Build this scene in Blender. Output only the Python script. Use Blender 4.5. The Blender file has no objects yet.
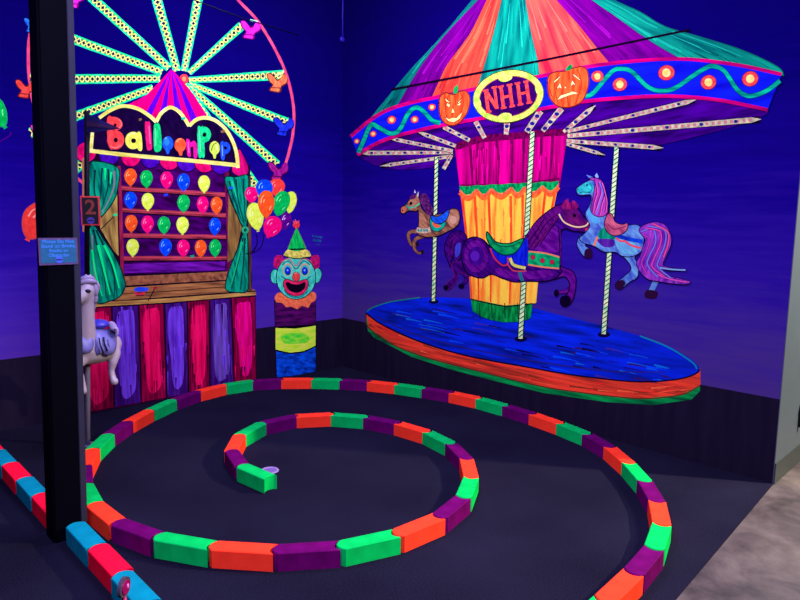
import bpy, bmesh, math, random
from mathutils import Vector, Matrix
random.seed(7)
SC = bpy.context.scene
COL = SC.collection

# ------------------------------------------------------------------ camera
YAW, PITCH, ROLL, FPX = 0.798792, 0.1234448, 0.01346862, 635.212
CAM = Vector((-4.345258, -5.364494, 1.6))
fw = Vector((math.cos(YAW)*math.cos(PITCH), math.sin(YAW)*math.cos(PITCH), -math.sin(PITCH)))
r0 = Vector((math.sin(YAW), -math.cos(YAW), 0)); u0 = r0.cross(fw)
rt = math.cos(ROLL)*r0 + math.sin(ROLL)*u0
up = -math.sin(ROLL)*r0 + math.cos(ROLL)*u0
cd = bpy.data.cameras.new('camera'); cam = bpy.data.objects.new('camera', cd); COL.objects.link(cam)
cd.sensor_fit = 'HORIZONTAL'; cd.sensor_width = 36; cd.lens = 36*FPX/800; cd.clip_start = .05; cd.clip_end = 60
M = Matrix((rt, up, -fw)).transposed().to_4x4(); M.translation = CAM
cam.matrix_world = M
SC.camera = cam

def meet(px, py, n, d):
    """point of the real plane n.p = d that is seen at a photo position"""
    v = (px-400)/FPX*rt - (py-300)/FPX*up + fw
    n = Vector(n)
    return CAM + v*((d-CAM.dot(n))/v.dot(n))
def onfloor(px, py, h=0): return meet(px, py, (0, 0, 1), h)

# --------------------------------------------------------------- materials
def lin(c):
    return tuple((x/255/12.92 if x/255 <= .04045 else ((x/255+.055)/1.055)**2.4) for x in c)
K = (1.0, 1.0, 1/1.7)
def alb(c, g=1.0):
    return tuple(min(.96, max(.0004, a*k*g)) for a, k in zip(lin(c), K)) + (1,)
def node(nt, t, **kw):
    n = nt.nodes.new(t)
    for k, v in kw.items(): setattr(n, k, v)
    return n
def base_mat(name, rough=.7, metal=0, spec=.25):
    m = bpy.data.materials.new(name); m.use_nodes = True
    b = m.node_tree.nodes['Principled BSDF']
    b.inputs['Roughness'].default_value = rough; b.inputs['Metallic'].default_value = metal
    b.inputs['Specular IOR Level'].default_value = spec
    return m, m.node_tree, b
_mc = {}
def paint(c1, c2=None, ang=0, sx=42, sz=4, lo=.40, hi=.62, rough=.85, spec=0):
    """brushed wall paint: two pigments streaked along a brush direction (ang from vertical, degrees)"""
    c2 = c2 or c1
    key = (c1, c2, ang, sx, sz, lo, hi, rough)
    if key in _mc: return _mc[key]
    m, nt, b = base_mat('paint_%d_%d_%d' % c1, rough, 0, spec)
    tc = node(nt, 'ShaderNodeTexCoord'); m1 = node(nt, 'ShaderNodeMapping'); m2 = node(nt, 'ShaderNodeMapping')
    m1.inputs['Rotation'].default_value = (0, math.radians(ang), 0)
    m2.inputs['Scale'].default_value = (sx*.55, 1, sz*.8)
    nz = node(nt, 'ShaderNodeTexNoise'); nz.inputs['Scale'].default_value = 1; nz.inputs['Detail'].default_value = 4
    nz.inputs['Roughness'].default_value = .5
    rp = node(nt, 'ShaderNodeValToRGB')
    lo -= .04; hi += .05
    rp.color_ramp.elements[0].position = lo; rp.color_ramp.elements[0].color = alb(c1)
    rp.color_ramp.elements[1].position = hi; rp.color_ramp.elements[1].color = alb(c2)
    L = nt.links.new
    L(tc.outputs['Object'], m1.inputs['Vector']); L(m1.outputs[0], m2.inputs['Vector']); L(m2.outputs[0], nz.inputs['Vector'])
    L(nz.outputs['Fac'], rp.inputs['Fac']); L(rp.outputs['Color'], b.inputs['Base Color'])
    _mc[key] = m
    return m
def solid(name, c, rough=.6, metal=0, spec=.25, noise=.12, scale=30, bump=0):
    """plain coloured surface with slight mottling"""
    m, nt, b = base_mat(name, rough, metal, spec)
    tc = node(nt, 'ShaderNodeTexCoord'); nz = node(nt, 'ShaderNodeTexNoise')
    nz.inputs['Scale'].default_value = scale; nz.inputs['Detail'].default_value = 6
    a = alb(c, 1.0 if name.endswith('brick_paint') else .76)
    rp = node(nt, 'ShaderNodeValToRGB')
    rp.color_ramp.elements[0].position = .3; rp.color_ramp.elements[1].position = .7
    rp.color_ramp.elements[0].color = tuple(x*(1-noise) for x in a[:3]) + (1,)
    rp.color_ramp.elements[1].color = tuple(min(.97, x*(1+noise)) for x in a[:3]) + (1,)
    L = nt.links.new
    L(tc.outputs['Object'], nz.inputs['Vector']); L(nz.outputs['Fac'], rp.inputs['Fac']); L(rp.outputs['Color'], b.inputs['Base Color'])
    if bump:
        bp = node(nt, 'ShaderNodeBump'); bp.inputs['Strength'].default_value = bump; bp.inputs['Distance'].default_value = .004
        L(nz.outputs['Fac'], bp.inputs['Height']); L(bp.outputs[0], b.inputs['Normal'])
    return m

# ----------------------------------------------------------------- objects
def link(name, me, mats, parent=None):
    o = bpy.data.objects.new(name, me); COL.objects.link(o)
    for m in (mats if isinstance(mats, (list, tuple)) else [mats]): me.materials.append(m)
    if parent: o.parent = parent
    return o
def tag(o, label=None, cat=None, group=None, kind=None):
    if label: o['label'] = label
    if cat: o['category'] = cat
    if group: o['group'] = group
    if kind: o['kind'] = kind
    return o
def empty(name, loc, label, cat, group=None, rz=0):
    o = bpy.data.objects.new(name, None); COL.objects.link(o)
    o.location = loc; o.rotation_euler = (0, 0, rz); o.empty_display_size = .1
    return tag(o, label, cat, group)
def from_bm(name, bm, mats, parent=None, smooth=False):
    me = bpy.data.meshes.new(name)
    bmesh.ops.recalc_face_normals(bm, faces=bm.faces)
    if smooth:
        for f in bm.faces: f.smooth = True
    bm.to_mesh(me); bm.free()
    return link(name, me, mats, parent)
def bm_box(bm, lo, hi):
    r = bmesh.ops.create_cube(bm, size=1)
    for v in r['verts']:
        v.co = Vector([lo[i]+(v.co[i]+.5)*(hi[i]-lo[i]) for i in range(3)])
    return r['verts']
def box(name, lo, hi, mats, parent=None, bevel=0):
    bm = bmesh.new(); bm_box(bm, lo, hi)
    if bevel: bmesh.ops.bevel(bm, geom=bm.edges[:], offset=bevel, segments=2, affect='EDGES')
    return from_bm(name, bm, mats, parent)
def tube_bm(bm, pts, rad, seg=12, cap=True):
    pts = [Vector(p) for p in pts]; n = len(pts)
    rads = rad if isinstance(rad, (list, tuple)) else [rad]*n
    rings = []; prev = None
    for i, p in enumerate(pts):
        t = (pts[min(i+1, n-1)]-pts[max(i-1, 0)]).normalized()
        a = prev if prev else (Vector((0, 0, 1)) if abs(t.z) < .9 else Vector((1, 0, 0)))
        x = (a - t*a.dot(t)).normalized(); y = t.cross(x); prev = x
        rings.append([bm.verts.new(p + rads[i]*(math.cos(2*math.pi*k/seg)*x + math.sin(2*math.pi*k/seg)*y)) for k in range(seg)])
    for a, b in zip(rings, rings[1:]):
        for k in range(seg): bm.faces.new((a[k], a[(k+1) % seg], b[(k+1) % seg], b[k]))
    if cap: bm.faces.new(rings[0][::-1]); bm.faces.new(rings[-1])
def tube(name, pts, rad, mats, parent=None, seg=12):
    bm = bmesh.new(); tube_bm(bm, pts, rad, seg)
    o = from_bm(name, bm, mats, parent, True)
    return o

# ------------------------------------------------------------------ setting
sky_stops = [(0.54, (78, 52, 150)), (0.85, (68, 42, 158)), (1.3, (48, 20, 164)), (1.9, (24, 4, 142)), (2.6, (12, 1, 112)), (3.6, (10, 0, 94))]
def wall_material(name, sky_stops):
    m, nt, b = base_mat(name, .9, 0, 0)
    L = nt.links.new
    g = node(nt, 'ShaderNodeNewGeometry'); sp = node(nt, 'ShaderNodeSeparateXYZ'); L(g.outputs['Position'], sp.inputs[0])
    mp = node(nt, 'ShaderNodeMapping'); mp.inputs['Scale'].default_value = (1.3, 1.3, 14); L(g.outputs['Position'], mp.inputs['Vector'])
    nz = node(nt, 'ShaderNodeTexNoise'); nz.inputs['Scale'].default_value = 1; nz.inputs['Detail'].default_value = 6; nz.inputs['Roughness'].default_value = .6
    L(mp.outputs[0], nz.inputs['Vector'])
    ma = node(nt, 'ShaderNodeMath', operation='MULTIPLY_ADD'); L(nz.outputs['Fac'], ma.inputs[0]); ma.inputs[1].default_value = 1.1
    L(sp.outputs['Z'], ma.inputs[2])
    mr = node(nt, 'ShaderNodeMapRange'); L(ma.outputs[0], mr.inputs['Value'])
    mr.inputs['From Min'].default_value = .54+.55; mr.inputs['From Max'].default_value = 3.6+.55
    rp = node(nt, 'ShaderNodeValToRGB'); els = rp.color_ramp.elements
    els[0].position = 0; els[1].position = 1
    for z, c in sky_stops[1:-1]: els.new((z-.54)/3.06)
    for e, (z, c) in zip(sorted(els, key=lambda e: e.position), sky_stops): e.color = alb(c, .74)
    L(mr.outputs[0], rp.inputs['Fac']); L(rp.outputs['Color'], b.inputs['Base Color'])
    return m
def band_material():
    m, nt, b = base_mat('black_wall_paint', .9, 0, 0)
    L = nt.links.new
    g = node(nt, 'ShaderNodeNewGeometry')
    mp = node(nt, 'ShaderNodeMapping'); mp.inputs['Scale'].default_value = (18, 18, 2); L(g.outputs['Position'], mp.inputs['Vector'])
    nz = node(nt, 'ShaderNodeTexNoise'); nz.inputs['Scale'].default_value = 1; nz.inputs['Detail'].default_value = 6
    L(mp.outputs[0], nz.inputs['Vector'])
    rp = node(nt, 'ShaderNodeValToRGB'); rp.color_ramp.elements[0].position = .3; rp.color_ramp.elements[1].position = .75
    rp.color_ramp.elements[0].color = (.0078, .0049, .0125, 1); rp.color_ramp.elements[1].color = (.0128, .0081, .0182, 1)
    L(nz.outputs['Fac'], rp.inputs['Fac']); L(rp.outputs['Color'], b.inputs['Base Color'])
    return m
def carpet_material():
    m, nt, b = base_mat('black_turf', .95, 0, 0)
    L = nt.links.new
    g = node(nt, 'ShaderNodeNewGeometry')
    nz = node(nt, 'ShaderNodeTexNoise'); nz.inputs['Scale'].default_value = 150; nz.inputs['Detail'].default_value = 3
    n2 = node(nt, 'ShaderNodeTexNoise'); n2.inputs['Scale'].default_value = 1.6; n2.inputs['Detail'].default_value = 5
    L(g.outputs['Position'], nz.inputs['Vector']); L(g.outputs['Position'], n2.inputs['Vector'])
    mx = node(nt, 'ShaderNodeMath', operation='MULTIPLY_ADD'); L(n2.outputs['Fac'], mx.inputs[0]); mx.inputs[1].default_value = .5; L(nz.outputs['Fac'], mx.inputs[2])
    rp = node(nt, 'ShaderNodeValToRGB'); rp.color_ramp.elements[0].position = .45; rp.color_ramp.elements[1].position = 1.0
    rp.color_ramp.elements[0].color = (.0030, .0022, .0062, 1); rp.color_ramp.elements[1].color = (.0125, .0106, .0215, 1)
    L(mx.outputs[0], rp.inputs['Fac']); L(rp.outputs['Color'], b.inputs['Base Color'])
    bp = node(nt, 'ShaderNodeBump'); bp.inputs['Strength'].default_value = .4; bp.inputs['Distance'].default_value = .003
    L(nz.outputs['Fac'], bp.inputs['Height']); L(bp.outputs[0], b.inputs['Normal'])
    return m
def concrete_material():
    m, nt, b = base_mat('stained_concrete', .45, 0, .3)
    L = nt.links.new
    g = node(nt, 'ShaderNodeNewGeometry')
    nz = node(nt, 'ShaderNodeTexNoise'); nz.inputs['Scale'].default_value = 3.1; nz.inputs['Detail'].default_value = 12; nz.inputs['Roughness'].default_value = .68; nz.inputs['Distortion'].default_value = .3
    L(g.outputs['Position'], nz.inputs['Vector'])
    rp = node(nt, 'ShaderNodeValToRGB'); els = rp.color_ramp.elements
    els[0].position = .34; els[0].color = (.018, .011, .012, 1); els[1].position = .70; els[1].color = (.105, .074, .064, 1)
    e = els.new(.48); e.color = (.050, .032, .031, 1)
    L(nz.outputs['Fac'], rp.inputs['Fac']); L(rp.outputs['Color'], b.inputs['Base Color'])
    return m
WALLH, YE, CE = 4.3, -4.274, -4.29
band_h = .541
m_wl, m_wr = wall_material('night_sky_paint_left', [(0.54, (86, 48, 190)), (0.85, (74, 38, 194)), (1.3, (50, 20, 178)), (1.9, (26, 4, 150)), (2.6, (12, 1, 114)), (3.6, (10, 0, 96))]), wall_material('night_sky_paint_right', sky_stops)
m_band, m_carpet, m_conc = band_material(), carpet_material(), concrete_material()
m_dark = solid('dark_ceiling', (20, 18, 26), .9)
m_grey = solid('grey_wall_panel', (74, 80, 112), .4, 0, .5, .05, 4)
m_greytrim = solid('grey_skirting', (50, 54, 68), .4, 0, .4, .05, 4)
def struct(name, lo, hi, m): return tag(box(name, lo, hi, m), kind='structure')
fl0 = struct('floor', (-7, YE, -.1), (0, 0, 0), m_carpet)
for v in fl0.data.vertices:                      # the turf was cut a little out of square
    if v.co.y < -1: v.co.y = -4.276+.0565*v.co.x
struct('floor_concrete', (-7, -9.5, -.2), (4, YE, -.004), m_conc)
struct('ceiling', (-7, -9.5, WALLH), (4, .2, WALLH+.1), m_dark)
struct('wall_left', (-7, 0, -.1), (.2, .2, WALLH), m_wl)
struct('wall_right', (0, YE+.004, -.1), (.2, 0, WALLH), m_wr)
struct('wall_hallway', (.0002, YE-.0010, -.1), (4, YE+.004, WALLH), m_grey)
struct('baseboard_hallway', (.0005, YE-.008, -.004), (4, YE-.001, .13), m_greytrim)
struct('trim_1', (-7, -.0003, 0), (0, 0, band_h), m_band)
tr2 = struct('trim_2', (-.0003, YE+.004, 0), (0, -.0003, band_h), m_band)
struct('wall_far', (-7, -9.6, -.1), (4, -9.5, WALLH), m_dark)
struct('wall_side', (-7.1, -9.6, -.1), (-7, .2, WALLH), m_dark)

# --------------------------------------------------------- mural wall paint
STEP = .00006
class Wall:
    def __init__(s, right): s.right = right; s.done = []
    def uv(s, px, py):
        p = meet(px, py, (1, 0, 0) if s.right else (0, 1, 0), 0)
        return (-p.y, p.z) if s.right else (p.x, p.z)
    def world(s, u, v): return Vector((0, -u, v)) if s.right else Vector((u, 0, v))
    rz = property(lambda s: -math.pi/2 if s.right else 0)
    def height(s, poly):
        xs = [p[0] for p in poly]; ys = [p[1] for p in poly]
        b = (min(xs), min(ys), max(xs), max(ys)); h = .0003
        for c, k in s.done:
            if c[0] < b[2] and c[2] > b[0] and c[1] < b[3] and c[3] > b[1] and k > h: h = k
        h += STEP; s.done.append((b, h)); return h
LW, RW = Wall(False), Wall(True)
def spline(pts, closed, n=5):
    out = []; N = len(pts)
    for i in range(N if closed else N-1):
        if closed: p = [pts[(i+j-1) % N] for j in range(4)]
        else: p = [pts[max(0, min(N-1, i+j-1))] for j in range(4)]
        for k in range(n):
            t = k/n
            out.append(tuple(.5*((2*p[1][a]) + (-p[0][a]+p[2][a])*t + (2*p[0][a]-5*p[1][a]+4*p[2][a]-p[3][a])*t*t + (-p[0][a]+3*p[1][a]-3*p[2][a]+p[3][a])*t**3) for a in (0, 1)))
    if not closed: out.append(tuple(pts[-1]))
    return out
def ribbon(pts, w, taper=None):
    N = len(pts); l = []; r = []
    for i, p in enumerate(pts):
        a = pts[max(0, i-1)]; b = pts[min(N-1, i+1)]
        dx, dy = b[0]-a[0], b[1]-a[1]; d = math.hypot(dx, dy) or 1
        t = i/(N-1); ww = (w if not taper else w+(taper-w)*t)/2
        l.append((p[0]-dy/d*ww, p[1]+dx/d*ww)); r.append((p[0]+dy/d*ww, p[1]-dx/d*ww))
    return l, r
def scaled(pts, s, ox=0, oy=0): return [(ox+x/s, oy+y/s) for x, y in pts]
class Piece:
    """one painted shape (or part of one): a film of paint on its wall, several pigments in one mesh"""
    def __init__(s, name, wall, thing=None, origin=None):
        s.name, s.w, s.thing = name, wall, thing; s.f = []
        s.o = thing['_uv'] if thing else origin
    def poly(s, pts, m, smooth=True, n=5):
        if smooth: pts = spline(pts, True, n)
        s.f.append(([pts], m, s.w.height(pts))); return s
    def ell(s, cx, cy, rx, ry, m, rot=0, n=28):
        c, q = math.cos(math.radians(rot)), math.sin(math.radians(rot))
        return s.poly([(cx+rx*math.cos(t)*c-ry*math.sin(t)*q, cy+rx*math.cos(t)*q+ry*math.sin(t)*c) for t in [2*math.pi*k/n for k in range(n)]], m, False)
    def stroke(s, pts, w, m, smooth=True, closed=False, taper=None, n=6):
        if closed: pts = spline(pts, True, n) if smooth else list(pts); pts = pts+[pts[0], pts[1]]
        elif smooth and len(pts) > 2: pts = spline(pts, False, n)
        l, r = ribbon(pts, w, taper)
        h = s.w.height(l+r)
        s.f.append(([[l[i], l[i+1], r[i+1], r[i]] for i in range(len(pts)-1)], m, h)); return s
    def many(s, polys, m):
        h = s.w.height([p for q in polys for p in q]); s.f.append((polys, m, h)); return s
    def outline(s, pts, w, m, smooth=True): return s.stroke(pts, w, m, smooth, True)
    def done(s, label=None):
        if s.o is None:
            q = [s.w.uv(*p) for ps, m, h in s.f for g in ps for p in g]
            s.o = ((min(a for a, b in q)+max(a for a, b in q))/2, min(b for a, b in q))
        bm = bmesh.new(); mats = []
        for polys, m, h in s.f:
            if m not in mats: mats.append(m)
            for g in polys:
                vs = []
                for p in g:
                    u, v = s.w.uv(*p); c = Vector((u-s.o[0], -h, v-s.o[1]))
                    if not vs or (c-vs[-1].co).length > 1e-6: vs.append(bm.verts.new(c))
                if len(vs) > 2 and (vs[0].co-vs[-1].co).length < 1e-6: bm.verts.remove(vs.pop())
                if len(vs) < 3: continue
                f = bm.faces.new(vs); f.material_index = mats.index(m); f.normal_update()
                if f.normal.y > 0: f.normal_flip()
        if not s.thing:                                   # a film thick enough to reach back to the wall
            for f in list(bm.faces):
                b = [bm.verts.new((v.co.x, .0002, v.co.z)) for v in f.verts]; v = list(f.verts)
                for k in range(len(v)):
                    q = bm.faces.new((v[k], v[k-1], b[k-1], b[k])); q.material_index = f.material_index
        big = [f for f in bm.faces if len(f.verts) > 4]
        bmesh.ops.triangulate(bm, faces=big, ngon_method='EAR_CLIP')
        me = bpy.data.meshes.new(s.name); bm.to_mesh(me); bm.free()
        par = s.thing['_ob'] if s.thing else None
        o = link(s.name, me, mats, par)
        if not s.thing:
            o.location = s.w.world(*s.o); o.rotation_euler = (0, 0, s.w.rz)
        if label: o['label'] = label
        return o
def under(o, parent):           # hang a finished piece below a part
    o.parent = parent; return o
def mural(name, wall, px, py, label, cat, group=None):
    uv = wall.uv(px, py)
    return {'_uv': uv, '_ob': empty(name, wall.world(*uv), label, cat, group, wall.rz)}

INK = paint((14, 4, 26)); INKP = paint((30, 6, 60))
CREAM = paint((236, 226, 120), (255, 250, 170), 0, 30, 30)
YEL = paint((235, 235, 70), (255, 255, 130), 20, 40, 8)
WHITE = paint((255, 240, 235))

# ============================================================ ferris wheel
fwheel = mural('ferris_wheel', LW, 182, 290, 'painted ferris wheel with green and yellow lattice spokes behind the balloon stall', 'ferris wheel')
RAIL = paint((10, 215, 130), (40, 255, 170), 0, 30, 30); LATY = paint((235, 245, 110), (255, 255, 150), 0, 30, 30); RIM = paint((220, 60, 110), (255, 90, 130), 0, 20, 20)
Piece('rim', LW, fwheel).stroke([(226, -14), (238, 0), (258.5, 22), (277, 53), (287.5, 78), (293.5, 107), (293, 133), (288, 156), (283, 170)], 2.8, RIM).done()
Piece('rim', LW, fwheel).stroke([(46, -14), (36, 10), (30, 34), (28.3, 55), (29.5, 80), (35, 110), (48, 145), (64, 168), (77, 178), (88, 187)], 3.2, RIM).done()
spokes = [((91, -3), (169, 68), 10, 8), ((30, 23), (162, 72), 10.5, 8), ((30, 79.5), (160, 78.5), 11, 8), ((30, 133), (153, 88), 10.5, 8), ((68, 176), (158, 92), 10.5, 8), ((156, -3), (177, 71), 10.5, 8),
          ((198.5, -3), (184, 71), 9.5, 7), ((242, 25.5), (189, 73), 9.5, 6), ((284, 75), (189, 80), 10.5, 6), ((287, 122.5), (190, 84), 9.5, 6), ((277, 165), (187, 85), 9.5, 7), ((263, 196), (184, 84), 9, 7)]
for a, b, wa, wb in spokes:
    d = math.hypot(b[0]-a[0], b[1]-a[1]); tx, ty = (b[0]-a[0])/d, (b[1]-a[1])/d
    at = lambda t, o: (a[0]+tx*t-ty*o, a[1]+ty*t+tx*o)
    p = Piece('spoke', LW, fwheel)
    p.poly([at(0, wa/2), at(d, wb/2), at(d, -wb/2), at(0, -wa/2)], RAIL, False)
    p.poly([at(0, wa/2-2.2), at(d-3, wb/2-1.9), at(d-3, -wb/2+1.9), at(0, -wa/2+2.2)], paint((20, 12, 70)), False)
    po = p.done()
    q = Piece('lattice', LW, fwheel); n = max(4, int(d/5.2)); polys = []
    for k in range(n):
        t0, t1 = d*k/n, d*(k+1)/n
        for sgn in (1, -1):
            h0 = (wa+(wb-wa)*k/n)/2-1.6; l, r = ribbon([at(t0, sgn*h0), at(t1, -sgn*h0)], 1.35)
            polys.append([l[0], l[1], r[1], r[0]])
    q.many(polys, LATY); under(q.done(), po)
Piece('hub', LW, fwheel).ell(184, 79, 4.5, 5, paint((255, 60, 70)), 0).ell(184, 79, 2, 2.4, paint((255, 150, 90))).done()
def gondola(cx, cy, c1, c2, s=1.0, rot=0):
    c, q = math.cos(math.radians(rot)), math.sin(math.radians(rot))
    T = lambda P: [(cx+s*(x*c-y*q), cy+s*(x*q+y*c)) for x, y in P]
    m = paint(c1, c2, 10, 60, 25); d = paint(tuple(int(v*.45) for v in c1))
    p = Piece('gondola', LW, fwheel)
    p.poly(T([(-10, -5.5), (-5, -6.5), (0, -1), (4, -2), (8, -6), (11, -1), (10, 4), (5, 7), (5, 9), (3, 12.5), (-7, 11), (-6, 7), (-4, 5), (-8, 1)]), d)
    p.poly(T([(-4, -.5), (1, 1), (5.5, -1), (6, 5), (-3, 5)]), m)
    p.poly(T([(-9, -5), (-5.5, -5.5), (-.5, 0), (2, 4), (-3, 4), (-7, .5)]), m)
    p.ell(cx+s*(7.2*c+.5*q), cy+s*(7.2*q-.5*c), 3.3*s, 5*s, m, rot+12)
    p.poly(T([(-3.5, 4.8), (4.5, 5.2), (4, 7.6), (-4.5, 7.2)]), m, False).poly(T([(-5.2, 8), (3.4, 8.6), (2.4, 11.8), (-6.2, 10.4)]), m, False)
    return p.done()
for a in [(250, 27, (230, 10, 200), (255, 60, 225)), (276.5, 80, (240, 90, 60), (255, 150, 90)), (283, 124, (15, 30, 190), (40, 60, 240)), (277.5, 168.5, (130, 10, 110), (175, 30, 150)),
          (25, 86, (225, 50, 50), (255, 90, 80)), (74, -4, (230, 10, 200), (255, 60, 225)), (31.5, 23, (10, 60, 230), (50, 150, 255), .8), (38, 130, (190, 30, 150), (220, 60, 180), .8)]:
    gondola(*a)
Piece('hanger', LW, fwheel).stroke([(250, 20), (258, 22)], 2.2, paint((150, 240, 200))).stroke([(276, 76), (284, 71)], 2, paint((210, 240, 150))).done()

# ============================================================ balloon stall
stall = mural('balloon_stall', LW, 170, 412, 'painted fairground balloon pop stall with green curtains and red and purple striped skirt', 'stall')
STREAKG = paint((0, 74, 76), (10, 176, 132), 8, 60, 6, .38, .6)
WOOD = paint((95, 55, 40), (190, 125, 75), 88, 70, 5, .35, .65); WOODL = paint((140, 90, 50), (215, 165, 90), 88, 70, 5, .35, .65)
MAG = paint((190, 0, 80), (255, 10, 120), 6, 60, 7); PUR = paint((55, 0, 190), (100, 20, 240), 6, 60, 7)
o = Piece('backboard', LW, stall).poly([(83, 152), (250, 165), (252, 294), (86, 308)], paint((16, 4, 20), (40, 10, 40)), False).poly([(118, 158), (228, 170), (229, 276), (121, 286)], paint((34, 0, 52), (78, 0, 112), 80, 30, 8), False).done()
sk = Piece('skirt', LW, stall).poly([(84, 307), (255.5, 295.5), (256.5, 381.5), (84, 414)], paint((40, 0, 40), (80, 0, 60), 0, 60, 5), False).done()
SX0 = [84, 111.5, 138.5, 163.7, 187, 209.3, 231, 255.5]; SX1 = [84, 114, 141, 166.6, 188.3, 209.6, 234, 256.5]
for i in range(7):
    f = lambda x: 307.2-(x-84)*11.4/171.5; g = lambda x: 413.5-(x-84)*31.8/172
    a0, a1, b0, b1 = SX0[i]+.8, SX0[i+1]-.8, SX1[i]+.8, SX1[i+1]-.8
    red = i % 2 == 0
    edge = paint((95, 0, 45), (165, 0, 70), 0, 70, 4) if red else paint((45, 5, 90), (75, 25, 140), 0, 70, 4)
    core = (paint((190, 0, 60), (255, 15, 105), 0, 55, 3, .36, .56) if i != 6 else paint((200, 0, 95), (255, 5, 150), 0, 55, 3, .36, .56)) if red else (paint((75, 25, 165), (125, 70, 245), 0, 55, 3, .36, .58) if i != 5 else paint((75, 40, 140), (120, 85, 205), 0, 55, 3, .36, .58))
    w = a1-a0
    p = Piece('stripe', LW, stall).poly([(a0, f(a0)+1), (a1, f(a1)+1), (b1, g(b1)-1), (b0, g(b0)-1)], edge, False)
    p.poly([(a0+w*.22, f(a0)+8), (a0+w*.5, f(a0)+5), (a1-w*.18, f(a1)+8), (a1-w*.12, f(a1)+35), (b1-w*.17, g(b1)-24), (b1-w*.25, g(b1)-11), (b0+w*.45, g(b0)-9), (b0+w*.25, g(b0)-16), (b0+w*.16, g(b0)-40), (a0+w*.14, f(a0)+28)], core)
    rr = random.Random(40+i); dk_ = ((70, 0, 45), (40, 0, 40), (120, 0, 55)) if red else ((40, 5, 80), (30, 0, 60), (70, 25, 140)); lt_ = ((255, 20, 110), (225, 0, 80)) if red else ((125, 75, 245), (95, 45, 215))
    for k in range(24):
        t = rr.random(); e_ = abs(t-.5) > .3; v0 = rr.uniform(.02, .8); v1 = min(.97, v0+rr.uniform(.06, .25)); t = min(.95, max(.05, t))
        if not e_ and rr.random() < .35: v0, v1 = rr.choice([(.02, .08), (.86, .97), (.8, .95)])
        X = lambda v: (a0+(a1-a0)*t)*(1-v)+(b0+(b1-b0)*t)*v
        Y = lambda v: (f(a0)+(f(a1)-f(a0))*t)*(1-v)+(g(b0)+(g(b1)-g(b0))*t)*v
        p.stroke([(X(v0), Y(v0)), (X(v1)+rr.uniform(-.6, .6), Y(v1))], rr.uniform(.6, 2), paint(rr.choice(dk_ if (e_ or v0 < .1 or v0 > .78) and rr.random() < .7 else lt_)), False, taper=.4)
    p.stroke([(b0-.4, g(b0)-2), (a0-.4, f(a0)+2)], 1.2, INK, False)
    o = p.done(); under(o, sk)
# roof
roof = Piece('roof', LW, stall).poly([(171.3, 68.5), (159, 82), (146, 95.5), (128, 104.5), (130, 125), (206, 125), (206.5, 115), (193.5, 94.5), (181, 79)], paint((60, 0, 130)), False).done()
rb = [(128, 104.5), (143, 118), (149.5, 120), (157, 122), (166, 122), (176, 122), (184, 122), (191, 122), (198, 121), (206.5, 115)]
mids = [(159, 82), (161, 86), (163, 89), (165.5, 91), (168, 92), (172.6, 92), (176.5, 91), (179.5, 89), (181.5, 86), (183, 82)]
for i in range(9):
    c = paint((200, 0, 100), (245, 0, 130), 0, 60, 8) if i % 2 == 0 else paint((70, 0, 205), (105, 10, 240), 0, 60, 8)
    L0 = [(171.3, 69), mids[i], rb[i]] if i else [(171.3, 69), (159, 82), (146, 95.5), (128, 104.5)]
    R0 = [rb[i+1], mids[i+1]] if i < 8 else [(206.5, 115), (193.5, 94.5), (181, 79)]
    under(Piece('roof_stripe', LW, stall).poly(L0+R0, c, False).done(), roof)
# valance under the sign
for i, (x, yb) in enumerate([(86, 163), (109, 165.5), (131, 167), (150.5, 168.5), (169.5, 170.5), (187, 172), (204.5, 173), (221, 174.5)]):
    m = paint((185, 0, 85), (245, 15, 115), 5, 40, 20) if i % 2 == 0 else paint((50, 0, 140), (85, 15, 195), 5, 40, 20)
    Piece('valance', LW, stall).ell(x, yb-10, 10.6, 10.6, INKP).ell(x, yb-10.6, 9.7, 9.9, m).done()
Piece('valance', LW, stall).poly([(237, 148), (243, 154), (248, 165), (249, 174), (243, 177.5), (233, 176), (230, 168)], INKP).poly([(238, 150), (243, 156), (247.3, 166), (247.6, 173), (242, 176), (235, 174), (232, 168)], paint((170, 0, 95), (235, 20, 125), 25, 40, 10)).done()
# shelves, uprights
SH = paint((70, 15, 40), (185, 60, 80), 88, 70, 6, .34, .6)
for a, b in [((120, 188), (226, 195)), ((121, 210), (226, 215.5)), ((122, 235.5), (226, 237)), ((122, 258.5), (227, 258))]:
    Piece('shelf', LW, stall).stroke([a, b], 4.6, SH, False).stroke([(a[0], a[1]+2.6), (b[0], b[1]+2.6)], 1.2, INK, False).stroke([(a[0], a[1]-.6), (b[0], b[1]-.6)], .8, paint((205, 70, 95)), False).done()
Piece('upright', LW, stall).stroke([(118.5, 166), (120, 200), (122.5, 288)], 4, paint((110, 10, 60), (175, 40, 85), 0, 60, 8)).stroke([(116.4, 166), (118, 200), (120, 285)], 1, INK).done()
Piece('upright', LW, stall).stroke([(226.5, 172), (228.5, 230), (229, 277)], 4.6, paint((80, 5, 60), (130, 20, 85), 0, 60, 8)).done()
Piece('shelf', LW, stall).poly([(124, 264), (225, 261), (225, 270), (124, 273)], paint((60, 5, 100), (125, 25, 185), 85, 60, 6), False).stroke([(124, 275), (226, 271.5)], 1.6, INK, False).done('dark purple lower board')
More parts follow.
